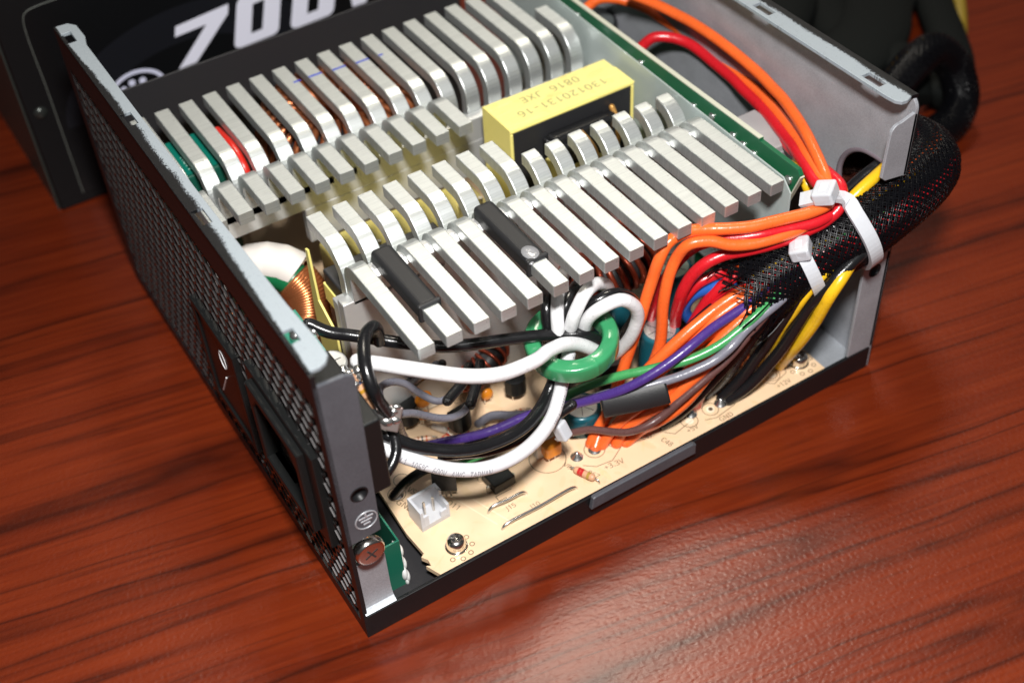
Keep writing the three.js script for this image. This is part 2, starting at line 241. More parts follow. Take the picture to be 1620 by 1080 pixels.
// ---------- screws ----------
function screw(label, x, y, z, r, up, group) {
  const t = thing('screw', label, 'screw', [x, y, z], group), Q = new THREE.Matrix4().makeRotationX(up ? 0 : Math.PI / 2).setPosition(x, y, z);
  const prof = up ? [[0.001, 0], [r * 0.95, 0], [r * 1.08, 0.3], [r * 1.0, 0.8], [r, 1.1], [r * 0.97, 1.9], [r * 0.8, 2.55], [r * 0.5, 2.9], [0.001, 3]] : [[0.001, 0], [r, 0], [r * 1.02, 0.7], [r, 1.6], [r * 0.93, 2.1], [r * 0.8, 2.25], [0.001, 2.3]];
  part('head', lathe(prof, 36).applyMatrix4(Q), M.chrome, t);
  const h = up ? 2.92 : 2.3, a = [box(-r * 0.5, r * 0.5, h - 0.5, h + 0.03, -0.22, 0.22, 0), box(-0.22, 0.22, h - 0.5, h + 0.035, -r * 0.5, r * 0.5, 0)].map((g) => g.rotateY(0.5).applyMatrix4(Q));
  part('cross_slot', a, M.recess, t);
  if (up) part('washer', lathe([[0.001, -0.3], [r * 1.15, -0.3], [r * 1.2, -0.1], [r * 1.15, 0.05], [0.001, 0.05]], 30).applyMatrix4(Q), M.chrome, t);
}
screw('large flat chrome screw holding the near left corner flange', 4.5, 29.6, -1.2, 3.5, false);
screw('shiny cross-slot screw at the near left corner of the cream board', 27.6, 7.3, -6, 2.3, true);
screw('shiny cross-slot screw at the far right end of the cream board', 132.6, 7.3, -6.6, 2.3, true);

// ---------- switch and inlet in the honeycomb wall ----------
{
  const t = thing('rocker_switch', 'black rocker switch marked O and I in the honeycomb wall', 'switch', [0, 15, -65]);
  part('bezel', extrude((() => { const s = shapeOf([[-78, 15], [-52, 15], [-52, 48], [-78, 48]]); s.holes.push(shapeOf([[-76, 17], [-54, 17], [-54, 46], [-76, 46]])); return s; })(), 'x', -1.2, 0.9, 0.3), M.blackPlastic, t);
  const rk = part('rocker', extrude(shapeOf([[-75.8, 17.2], [-54.2, 17.2], [-54.2, 45.8], [-75.8, 45.8]]), 'x', -0.6, 3, 0.3), M.blackPlastic, t);
  part('off_mark', new THREE.TorusGeometry(2.5, 0.17, 8, 30).scale(0.75, 1.1, 1).rotateY(-Math.PI / 2).translate(-0.62, 37.8, -63.6), M.white, t);
  part('on_mark', tube([[-0.66, 30.6, -64.9], [-0.66, 20.5, -72.2 + 0.4]], 0.24, 1, 8), M.white, t);
  part('switch_body', box(3, 14, 18, 45, -75, -55, 0.5), M.blackPlastic, t);
}
{
  const t = thing('mains_inlet', 'black three-pin mains inlet block at the near end of the honeycomb wall', 'inlet', [0, 28, -24]);
  const o = [[-38.4, 28.4], [-12, 28.4], [-12, 53.6], [-38.4, 53.6]], hole = () => shapeOf([[-36, 30.6], [-14.4, 30.6], [-14.4, 47.4], [-17.4, 51.2], [-33, 51.2], [-36, 47.4]]), s = shapeOf(o); s.holes.push(hole());
  const fl = shapeOf([[-41.6, 26.6], [-7.4, 26.6], [-7.4, 56], [-41.6, 56]]); fl.holes.push(hole()); part('mounting_flange', extrude(fl, 'x', -1.3, 0.95, 0.3), M.blackPlastic, t); part('socket_back', box(2, 4, 29, 53, -38, -12.4, 0.2), M.blackPlastic, t);
  part('outer_frame', extrude(s, 'x', -3, 0.9, 0.5), M.blackPlastic, t);
  part('inner_housing', box(1.5, 13.4, 42.2, 63.6, -27, -3, 0.6), M.blackPlastic, t);
  const dark = M.blackPlastic.clone(); dark.map = canvasTex(256, 64, (c, w, h) => { c.fillStyle = '#101012'; c.fillRect(0, 0, w, h); c.fillStyle = '#d8d8dc'; for (let i = 0; i < 34; i++) c.fillRect(10 + i * 7, 10 + rnd() * 12, 3.4, 24 + rnd() * 18); }); dark.color.set(0xffffff);
  const pl = new THREE.PlaneGeometry(11, 3.2).rotateY(-Math.PI / 2); pl.translate(1.93, 36, -29); part('embossed_print', pl, dark, t, true);
  for (const [y, z] of []) part('contact_pin', box(-4, 1.6, y - 2, y + 2, z - 1, z + 1, 0.3), std(col(0.03, 0.02, 0.016), 0.5, 0.2), t);
  const tm = new THREE.Matrix4().lookAt(V(-0.3, 0.55, 0.75), V(0, 0, 0), V(0.35, 0.9, 0)).setPosition(18.8, 51.6, -12.6);
  part('solder_tab', [new RoundedBoxGeometry(5.2, 5.6, 0.8, 2, 0.25).applyMatrix4(tm), box(12.8, 17, 49, 53, -14.6, -13.8, 0.2)], std(col(0.5, 0.4, 0.37), 0.28, 0.85), t);
  const blob = []; for (let i = 0; i < 14; i++) { const q = new THREE.SphereGeometry(0.5 + rnd() * 0.7, 12, 8); q.scale(1.3, 0.8 + rnd() * 0.5, 0.7); blob.push(q.translate((rnd() - 0.65) * 4, (rnd() - 0.3) * 4, 0.3).applyMatrix4(tm)); }
  part('solder_blob', blob, M.solder, t);
}
{ // small resistor and solder lumps beside the inlet
  const t = thing('resistor', 'tan banded resistor hanging beside the black inlet block', 'resistor', [16.5, 55, -17]);
  const c = curve([[15.2, 60.6, -20], [16.2, 57.4, -17.5], [17, 54.6, -15.2]]);
  part('body', tube(c, 1.1, 0.5, 14), std(col(0.66, 0.36, 0.2), 0.35), t); const mk = [[0.22, col(0.05, 0.06, 0.12)], [0.45, col(0.5, 0.25, 0.02)], [0.7, col(0.25, 0.12, 0.06)]];
  for (const [u, cc] of mk) { const q = c.getPoint(u), q2 = c.getPoint(u + 0.09); part('band', cyl(1.16, 1.16, q.toArray(), q2.toArray(), 16), std(cc, 0.35), t); }
  part('lead', tube([[17, 54.6, -15.2], [17.6, 53, -14], [18.4, 51.6, -13.2]], 0.3, 0.6, 8), M.solder, t);
  const bl = []; for (let i = 0; i < 12; i++) bl.push(new THREE.SphereGeometry(0.5 + rnd() * 0.9, 10, 8).translate(13.6 + rnd() * 3.5, 59.5 + rnd() * 3, -22 + rnd() * 5)); part('solder_lump', bl, M.solder, t);
}
{
  const t = thing('capacitor', 'small can capacitor with dark purple sleeve beside the honeycomb wall', 'capacitor', [14, 44, -29]);
  const p = mm(0, 0, 0); const prof = [[0.001, 44], [3.7, 44], [3.8, 44.5], [3.8, 57], [3.5, 57.6]];
  const lt = canvasTex(512, 128, (c, w, h) => { c.fillStyle = '#221433'; c.fillRect(0, 0, w, h); c.fillStyle = '#dcd6ee'; c.font = 'bold 64px sans-serif'; for (let i = 0; i < 3; i++) c.fillText('25V', 20 + i * 170, 90); });
  const pm = M.purpleCan.clone(); pm.color.set(0xffffff); pm.map = lt; const g = new THREE.CylinderGeometry(3.8, 3.8, 13, 28).translate(14, 50.5, -29); part('sleeve', g, pm, t, true);
  part('top', [lathe([[3.8, 57], [3.6, 57.5], [3.1, 57.55], [3, 57.4], [0.001, 57.4]]).translate(14, 0, -29)], M.canTop, t);
  part('vent_cross', [box(11.4, 16.6, 57.35, 57.45, -29.12, -28.88, 0), box(13.88, 14.12, 57.35, 57.46, -31.6, -26.4, 0)], M.recess, t);
}
{ // small board behind the left wall
  const t = thing('filter_board', 'small green board with solder lumps behind the top flange of the honeycomb wall', 'circuit board', [11, 52, -42]);
  part('board', box(6, 16, 53, 54.4, -52, -36, 0.1), std(col(0.02, 0.2, 0.13), 0.35), t);
  const bl = []; for (let i = 0; i < 14; i++) bl.push(new THREE.SphereGeometry(0.6 + rnd() * 1.1, 10, 8).translate(12 + rnd() * 4, 54.4 + rnd() * 2.6, -47 + rnd() * 6)); part('solder_lump', bl, M.solder, t);
}
// ---------- green plastic insulator at the near left corner ----------
{
  const t = thing('plastic_insulator', 'folded dark green plastic insulator behind the large chrome screw', 'insulator', [12, 1.3, -10]);
  part('near_panel', box(5, 14.2, 1.4, 18.3, -7.5, -7, 0.12), std(col(0.012, 0.13, 0.08), 0.3), t);
  part('side_panel', box(13.7, 14.2, 1.4, 18.3, -34, -7.55, 0.12), std(col(0.012, 0.13, 0.08), 0.3), t);
  part('floor_panel', box(5, 13.6, 1.8, 2.2, -34, -7.6, 0.1), std(col(0.008, 0.06, 0.045), 0.3), t);
}
{
  const g = []; for (let i = 0; i < 9; i++) { const q = new THREE.SphereGeometry(1 + (i % 3) * 0.35, 14, 10); q.scale(0.55, 1.5, 0.9); g.push(q.translate(14.4 + 0.35 * Math.sin(i * 2.1), 2.4 + i * 1.35, -7.4 - 0.25 * i)); }
  solo('glue_bead', 'white glue bead along the near edge of the green insulator', 'glue', g, M.glue);
}

// ---------- main board ----------
const board = thing('main_board', 'cream circuit board with printed markings on the floor of the case', 'circuit board', [78, 5, -70]);
{
  const X0 = 19, X1 = 137, Z0 = -70, Z1 = -1, W = 2048, H = Math.round(W * (Z1 - Z0) / (X1 - X0)), k = W / (X1 - X0);
  const tex = canvasTex(W, H, (c) => {
    c.fillStyle = '#e8cbaa'; c.fillRect(0, 0, W, H);
    for (let i = 0; i < 500; i++) { c.fillStyle = `rgba(${150 + rnd() * 80 | 0},${120 + rnd() * 60 | 0},70,${0.04 + rnd() * 0.05})`; c.beginPath(); c.ellipse(rnd() * W, rnd() * H, 5 + rnd() * 40, 4 + rnd() * 14, rnd() * 3, 0, 7); c.fill(); }
    const X = (x) => (x - X0) * k, Z = (z) => (z - Z0) * k, ink = '#75634f'; c.strokeStyle = c.fillStyle = ink; c.lineWidth = 0.2 * k;
    const txt = (s, x, z, a = 0, h = 2.4, cc = ink) => { c.save(); c.translate(X(x), Z(z)); c.rotate(a); c.fillStyle = cc; c.font = `${h * k}px sans-serif`; c.textAlign = 'center'; c.textBaseline = 'middle'; c.fillText(s, 0, 0); c.restore(); };
    const ln = (...p) => { c.beginPath(); for (let i = 0; i < p.length; i += 2) i ? c.lineTo(X(p[i]), Z(p[i + 1])) : c.moveTo(X(p[i]), Z(p[i + 1])); c.stroke(); };
    const ci = (x, z, r) => { c.beginPath(); c.arc(X(x), Z(z), r * k, 0, 7); c.stroke(); };
    txt('GND', 23.4, -23.6, 1.2); txt('5VSB', 27, -26.6, 1.2, 2.2); txt('Q11', 33.2, -17, 1.2, 2.2); txt('J10', 49.6, -5.9, 0, 1.9); txt('J15', 44.5, -8.8, 0, 1.9); txt('+3.3V', 72.6, -5.6, 0.1, 2.2); txt('C48', 87.7, -4, 1.3, 2); txt('R67', 66.6, -5.8, 1.1, 1.9); txt('+5V', 95.6, -3.9, 0, 2); txt('GND', 105.1, -2.3, 0, 2); txt('+12V', 124.6, -3, 0, 2); txt('VR1', 63, -11.2, 1.2, 1.8); txt('C47', 84.5, -8.2, 0.3, 1.8);
    txt('D31', 40, -30, 0.2, 2); txt('R52', 36, -36, 1.3, 2); txt('Q7', 50, -34, 0, 2); txt('R58', 58, -33, 0.3, 2); txt('C31', 52, -46, 0, 2); txt('R44', 66, -44, 0.2, 2); txt('D12', 33, -44, 1.2, 2); txt('ZD2', 47.4, -27, 0, 1.8);
    ln(66, -9.6, 68.6, -7.4, 73, -6.8, 78, -9.6); ln(78, -9.6, 78.6, -12); ln(89, -7, 91, -5, 98, -6.4, 100, -8.6); ln(100, -4.4, 103, -3.4, 109.6, -4.4, 110.4, -7); ln(121, -5.6, 122.6, -4.2, 127.6, -5.6, 129.4, -8.4);
    ci(23.4, -27.8, 2.2); ci(71.3, -12.2, 2.6); ci(77.4, -12, 2.4); ci(96.6, -6.5, 2.2); ci(103.4, -6.6, 2.1); ci(124, -7.2, 2.2); ci(124, -7.2, 1.5); ci(60, -16.4, 4.6); ci(26.5, -31, 2);
    ln(43, -13.4, 47.6, -13.4); ln(43, -13.4, 43, -11.8, 45, -11.8, 45, -10.8); for (let a = 0; a < 5; a++) ci(27.6 + 3.6 * Math.cos(a * 0.7 - 0.4), -5.6 + 3.6 * Math.sin(a * 0.7 - 0.4), 0.55);
    for (let a = 0; a < 9; a++) ci(132.6 + 3.6 * Math.cos(a * 0.7), -6 + 3.6 * Math.sin(a * 0.7), 0.55);
    c.strokeStyle = '#e04a36'; c.lineWidth = 0.35 * k; ci(42.6, -36, 1.7); ci(45.2, -37.4, 1.9); ci(47, -36, 1.5);
    c.globalAlpha = 0.75; for (const [x, z, r] of [[64.4, -7.6, 0.9], [103.4, -6.6, 1.1], [124, -7.2, 1.2], [96.6, -6.4, 1.1]]) { c.fillStyle = '#f3ead8'; c.beginPath(); c.arc(X(x), Z(z), r * k, 0, 7); c.fill(); } c.fillStyle = '#2a1c12'; c.beginPath(); c.arc(X(103.5), Z(-6.6), 0.6 * k, 0, 7); c.fill();
    c.globalAlpha = 0.35; c.strokeStyle = '#fff6df'; c.lineWidth = 0.35 * k; ln(38, -16, 42, -5); ln(34, -20, 39, -6); c.globalAlpha = 1;
  });
  const s = shapeOf([[X0 + 1.2, -145], [X1, -145], [X1, Z1], [20.6, Z1], [18.9, -5.2], [19.9, -4.6], [20.1, -6.4], [19.2, -8], [20.2, -8.6], [19.6, -16], [X0 + 1.2, -30]]);
  const g = extrude(s, 'y', 5.5, 7, 0.08), p = g.attributes.position, uv = g.attributes.uv;
  for (let i = 0; i < p.count; i++) uv.setXY(i, (p.getX(i) - X0) / (X1 - X0), 1 - (p.getZ(i) - Z0) / (Z1 - Z0));
  tex.wrapS = tex.wrapT = THREE.ClampToEdgeWrapping;
  part('board', g, std(col(1, 0.97, 0.92), 0.3, 0, { map: tex, clearcoat: 0.3, clearcoatRoughness: 0.2 }), board, true);
  const pads = [[71.3, -12.2], [66.4, -12.8], [77.4, -11.8], [81.4, -10.8], [98.4, -8.2], [106.8, -6.8], [122.6, -9.4], [23.4, -27.6], [57.5, -24], [128.4, -10.4]];
  for (const [x, z] of pads) part('solder_pad', lathe([[1.7, 6.99], [1.5, 7.25], [0.9, 7.8], [0.4, 8.6], [0.001, 8.7]], 16).translate(x, 0, z), M.solder, board);
}
function chip(name, label, cat, geos, mat, legs, group) { const g = merge(geos), b = centre(g), t = thing(name, label, cat, b, group); part('body', g, mat, t); for (const l of legs) part('leg', l, M.pin, t); return t; }
// white two-pin connector
{
  const t = thing('pin_connector', 'white two-pin connector at the near left of the cream board', 'connector', [26.6, 7, -17]), R = new THREE.Matrix4().makeTranslation(26.8, 7, -17.2).multiply(new THREE.Matrix4().makeRotationY(0.06));
  const W = [box(-4, 4, 0, 1.6, -3, 3, 0.15), box(-4, 4, 1.5, 7, -3, -2.2, 0.15), box(-4, -3.2, 1.5, 7, -2.25, 3, 0.15), box(3.2, 4, 1.5, 7, -2.25, -0.2, 0.15), box(3.2, 4, 1.5, 5, -0.25, 3, 0.15), box(-3.25, -1.8, 1.5, 5, 2.3, 3, 0.15), box(1.4, 3.25, 1.5, 3.6, 2.3, 3, 0.15)];
  part('housing', W.map((g) => g.applyMatrix4(R)), M.nylon, t); for (const x of [-1.25, 1.25]) part('contact_pin', box(x - 0.3, x + 0.3, 1.5, 6.4, -0.3, 0.3, 0.12).applyMatrix4(R), M.pin, t);
}
// jumpers
for (const [lab, a, b, h] of [['long bare wire jumper by the board edge, marked J10', [39.2, -4.2], [60.6, -4.4], 0.9], ['short bare wire jumper just behind the long one, marked J15', [38.9, -10.2], [49.6, -9.8], 1.3]])
  solo('wire_jumper', lab, 'jumper wire', tube([[a[0], 6.9, a[1]], [a[0] + 0.4, 7.3 + h * 0.4, a[1]], [a[0] + 1.6, 7.3 + h, a[1]], [(a[0] + b[0]) / 2, 7.4 + h, (a[1] + b[1]) / 2 + 0.2], [b[0] - 1.2, 7.3 + h, b[1]], [b[0] - 0.2, 7.2 + h * 0.4, b[1]], [b[0], 6.9, b[1]]], 0.38, 0.6, 10), M.solder, 'bare wire jumpers');
// optocoupler / bridge block
chip('chip_block', 'black rectangular chip block on the board behind the short jumper', 'chip', [extrude(shapeOf([[42.6, -21], [48.6, -21.4], [49, -13.8], [43, -13.4]]), 'y', 7.6, 10.6, 0.3)], M.blackPlastic, [0, 1, 2, 3].map((i) => box([41.9, 41.9, 49, 49][i], [42.7, 42.7, 49.8, 49.8][i], 6.8, 9.2, [-19.6, -15.6][i % 2] - 0.4, [-19.6, -15.6][i % 2] + 0.4, 0.1)));
chip('chip_block', 'black chip block half hidden under the lower black cable', 'chip', [box(44, 50, 7.6, 11, -30, -24, 0.3)], M.blackPlastic, [-28.6, -25.4].map((z) => box(43.4, 44.1, 6.8, 9, z - 0.4, z + 0.4, 0.1)));
const toShape = (x, z, r, h, a = 0) => extrude((() => { const s = shapeOf(arc(0, 0, r, 20, 160, 12).concat([[-r, -r * 0.35], [r, -r * 0.35]])); return s; })(), 'y', 10, 10 + h, 0.25).rotateY(a).translate(x, 0, z);
for (const [lab, x, z, h, a] of [['black half-round transistor right of the white two-pin connector', 33.2, -20.4, 7.5, 2.6], ['black half-round transistor behind the green ring at the board centre', 64.6, -38.6, 5, 0.4], ['black transistor standing below the looped grey wires', 46.6, -36, 6, 0.1], ['black transistor standing close behind the soldered tab', 36.6, -45.4, 6, 0.2], ['black transistor standing between the grey wires near the fins', 42.6, -50, 6, 0.5]])
  chip('transistor', lab, 'transistor', [toShape(x, z, 2.9, h, a)], M.blackPlastic, [-1.2, 0, 1.2].map((d) => cyl(0.22, 0.22, [x + d * Math.cos(a), 6.6, z - d * Math.sin(a)], [x + d * Math.cos(a), 10.1, z - d * Math.sin(a)], 8)));
for (const [lab, x, y, z, r] of [['bright orange ceramic trimmer standing under the small cable tie', 60.8, 11, -15.6, 2.6], ['small orange dipped capacitor at the board centre', 57.6, 9.6, -41, 1.7], ['orange dipped capacitor peeking below the second front fin', 41, 15, -44, 2.4], ['orange dipped capacitor between the black transistors by the tab', 40.2, 11, -49.6, 2], ['smallest orange capacitor close to the soldered tab', 40.6, 9.2, -44.4, 1.4]]) {
  const tr = lab.includes('trimmer'), t = thing('ceramic_capacitor', lab, tr ? 'trimmer' : 'capacitor', [x, 7, z]);
  part('body', tr ? [box(x - 2.4, x + 2.4, 9, 13.6, z - 1.6, z + 1.6, 0.9)] : [new THREE.SphereGeometry(r, 18, 14).scale(1, 1.1, 0.6).translate(x, y + r * 0.4, z)], M.orangeDip, t);
  if (tr) part('base', box(x - 3.2, x + 1.6, 7, 12.6, z - 4, z - 1.7, 0.3), M.paper, t);
  for (const d of [-0.9, 0.9]) part('lead', cyl(0.25, 0.25, [x + d, 6.9, z], [x + d, y, z], 8), M.pin, t);
}
{
  const t = thing('resistor', 'red and tan striped resistor lying near the notch of the front lip', 'resistor', [64.4, 7, -6]);
  part('body', tube([[63.4, 8.2, -8.4], [65.2, 8.2, -4.4]], 0.95, 0.5, 14), std(col(0.62, 0.34, 0.2), 0.35), t);
  for (const u of [0.12, 0.3, 0.72]) { const q = [63.4 + 1.8 * u, 8.2, -8.4 + 4 * u], e = [q[0] + 0.3, 8.2, q[2] + 0.66]; part('band', cyl(1, 1, q, e, 16), std(u < 0.6 ? col(0.5, 0.02, 0.02) : col(0.4, 0.25, 0.05), 0.35), t); }
  part('lead', [tube([[63.4, 8.2, -8.4], [62.6, 8.2, -10], [62.4, 6.9, -10.6]], 0.25, 0.6, 8), tube([[65.2, 8.2, -4.4], [65.9, 8.1, -2.8], [66, 6.9, -2.4]], 0.25, 0.6, 8)], M.solder, t);
}
// glass diode lumps behind the tab
for (const [lab, x, z] of [['small glass diode on the board behind the right shrink end', 41.6, -41], ['small glass diode lying beside the grey wire pad', 62, -28]]) { const t = thing('diode', lab, 'diode', [x, 7, z]); part('body', tube([[x, 8, z], [x + 1.6, 8, z + 2.6]], 0.9, 0.6, 12), std(col(0.7, 0.6, 0.5), 0.15), t); part('lead', tube([[x - 1, 7, z - 1.8], [x, 8, z], [x + 1.6, 8, z + 2.6], [x + 2.6, 7, z + 4.4]], 0.22, 0.6, 8), M.pin, t); }

for (const [lab, x, z, h, r] of [['small black electrolytic capacitor low behind the thick white cable', 37, -56, 20, 3.2], ['short black electrolytic capacitor between the white cable and the left fins', 45, -58, 16, 3.6], ['black electrolytic capacitor in the shadow behind the green ring', 76, -34, 18, 3.8], ['black electrolytic capacitor in the shadow between the orange wires', 86, -26, 20, 4], ['short black electrolytic capacitor behind the ground wires', 104, -18, 15, 3.6]]) {
  const t = thing('can_capacitor', lab, 'capacitor', [x, 7, z]); part('sleeve', lathe([[r, 7.2], [r, h - 0.8], [r - 0.3, h - 0.1], [r - 0.7, h], [r - 0.9, h - 0.1]], 24).translate(x, 0, z), std(col(0.012, 0.014, 0.02), 0.3), t); part('top', lathe([[r - 0.9, h - 0.12], [0.001, h - 0.12]], 24).translate(x, 0, z), M.canTop, t);
}
for (const [lab, x, z, a] of [['small banded resistor lying left of the red ring marks', 37, -39, 0.4], ['small banded resistor lying right of the red ring marks', 53.5, -31, 1.1], ['small banded resistor by the grey wire pad', 61.5, -33, 0.2], ['small banded resistor in front of the black transistors', 34, -33, 1.3]]) {
  const t = thing('resistor', lab, 'resistor', [x, 7, z]), d = [Math.cos(a) * 2, Math.sin(a) * 2]; part('body', tube([[x - d[0], 8, z - d[1]], [x + d[0], 8, z + d[1]]], 0.8, 0.5, 12), std(col(0.6, 0.4, 0.26), 0.35), t);
  [[-0.6, col(0.3, 0.1, 0.03)], [-0.1, col(0.03, 0.03, 0.03)], [0.45, col(0.5, 0.1, 0.02)]].forEach(([u, c]) => part('band', cyl(0.85, 0.85, [x + d[0] * u, 8, z + d[1] * u], [x + d[0] * (u + 0.2), 8, z + d[1] * (u + 0.2)], 14), std(c, 0.35), t));
  part('lead', tube([[x - d[0] * 1.9, 6.9, z - d[1] * 1.9], [x - d[0] * 1.8, 8, z - d[1] * 1.8], [x + d[0] * 1.8, 8, z + d[1] * 1.8], [x + d[0] * 1.9, 6.9, z + d[1] * 1.9]], 0.22, 0.6, 8), M.pin, t);
}
// ---------- heat sinks ----------
const armBack = (tip, bend, y, zc, down, R = 8.5, th = 3.2) => [[tip, y], [bend, y], ...arc(zc - R, y - R, R, 90, 0, 12), [zc, down], [zc - th, down], ...arc(zc - R, y - R, R - th, 0, 90, 10), [tip, y - th]];
const armFront = (tip, y, zc, down, R = 5.5, th = 3.2) => [[zc, down], [zc, y - R], ...arc(zc + R, y - R, R, 180, 90, 10), [tip, y], [tip, y - th], ...arc(zc + R, y - R, R - th, 90, 180, 8), [zc + th, down]];
const finGeo = (prof) => { const g = triUV(extrude(shapeOf(prof), 'x', 0, 4, 0.22, 8)); g.scale(S, S, S); return g; };
function heatSink(label, base, y, zc, xs, plate) {
  const t = thing('heat_sink', label, 'heat sink', base);
  const put = (geo, x, name = 'fin') => { const m = new THREE.Mesh(geo, M.alu); m.name = name; m.castShadow = m.receiveShadow = true; m.position.copy(mm(x - base[0], -base[1], -base[2])); t.add(m); };
  part('plate', [box(plate[0], plate[1], plate[2], y - 13, zc - 3.2, zc - 0.02, 0.3), box(plate[0], plate[1], plate[2], y - 11, zc + 0.02, zc + 3.2, 0.3)], M.aluWeb, t);
  return [t, put];
}
{ // front one: fin fronts reach z = -14.2, backs reach z = -68
  const y = 65, zc = -50, xs = Array.from({ length: 15 }, (_, i) => 28.4 + 6.77 * i), base = [76, 7, -50];
  const [t, put] = heatSink('aluminium heat sink nearest the cables, with fifteen long front fins', base, y, zc, xs, [25.6, 129, 8]);
  const F = finGeo(armFront(-14.2, y, zc, 53)), B = finGeo(armBack(-68, -58.5, y, zc, 51)), C = finGeo(armBack(-59.2, -58.5, y, zc, 51));
  xs.forEach((x, i) => { put(F, x); put(i < 8 ? B : C, x - 0.2); });
  const wg = extrude(shapeOf([[zc + 0.05, 53], [zc + 0.05, y - 6.8], ...arc(zc + 4.6, y - 6.8, 4.5, 180, 80, 8), [zc + 6.6, y - 3.6], [zc + 5, y - 7], [zc + 3.2, 53]]), 'x', 0, 2.7, 0.1); const W = triUV(wg); W.scale(S, S, S);
  xs.slice(0, 14).forEach((x) => { const m = new THREE.Mesh(W, M.aluWeb); m.name = 'web'; m.position.copy(mm(x + 4.03 - base[0], -base[1], -base[2])); m.castShadow = m.receiveShadow = true; t.add(m); });
  // black heat-shrink pushed over two front fins
  for (const [i, z1, lab] of [[1, -24.5, 'matte black heat-shrink tube over the second front fin from the left'], [5, -23.5, 'matte black heat-shrink tube over the sixth front fin, with a shiny torn end']]) {
    const x = xs[i], g = new RoundedBoxGeometry(5.4, 4.6, z1 + 48, 3, 1.3).translate(x + 2, y - 1.5, (z1 - 48) / 2); const pz = g.attributes.position; for (let k = 0; k < pz.count; k++) if (pz.getZ(k) > z1 - 5) pz.setX(k, x + 2 + (pz.getX(k) - x - 2) * (0.97));
    g.computeVertexNormals(); const b = [x + 2, y - 4, -36], t2 = thing('heat_shrink_tube', lab, 'heat-shrink tube', b); part('tube', g, M.shrink, t2);
    if (i === 5) part('torn_flap', [new THREE.SphereGeometry(1.7, 16, 10).scale(1.15, 0.35, 1.5).translate(x + 1.6, y + 0.75, z1 - 2.6), new THREE.SphereGeometry(0.8, 12, 8).scale(1, 0.6, 1.6).translate(x + 0.2, y + 0.2, z1 - 0.6)], std(col(0.3, 0.3, 0.31), 0.16, 0.2, { clearcoat: 1, bumpMap: fineBump, bumpScale: 0.00006 }), t2);
    part('rim', new RoundedBoxGeometry(5.7, 4.9, 1.2, 2, 0.5).translate(x + 2, y - 1.5, z1 - 0.5), M.shrink, t2);
  }
}
{ // rear one: fins reach back to z = -132.7, short fronts reach z = -80
  const y = 63.3, zc = -98, base = [66, 7, -98], xs = Array.from({ length: 18 }, (_, i) => 8.1 + 6.77 * i);
  const [t, put] = heatSink('aluminium heat sink at the rear, with long fins leading to the dark sheet', base, y, zc, xs, [7.5, 128.5, 45]);
  const B = finGeo(armBack(-132.7, -106.5, y, zc, 48)), C = finGeo(armBack(-116.6, -106.5, y, zc, 48)), F = finGeo(armFront(-80, y, zc, 50));
  xs.forEach((x, i) => { put(i === 17 ? C : B, x); if (i < 11) put(F, x + 1); });
  const ink = std(col(0.01, 0.05, 0.5), 0.5); for (const [i, z, w] of [[6, -123.8, 2.2], [7, -123.7, 4], [8, -122.9, 4], [9, -122.2, 4], [10, -121.8, 1.4]]) { const x = xs[i] + (w < 3 ? (i === 6 ? 2.4 : 0.1) : 0.05); part('marker_line', box(x, x + w - 0.1, y + 0.002, y + 0.012, z - 0.35, z + 0.35, 0), ink, t); }
  part('plate', box(37.5, 128.5, 34, 45, -97.9, -94.9, 0.3), M.aluWeb, t);
  part('leg', [box(10, 16, 7, 38, -101, -97.2, 0.3)], M.aluWeb, t); part('leg', [box(110, 116, 7, 38, -101, -97.2, 0.3)], M.aluWeb, t);
}

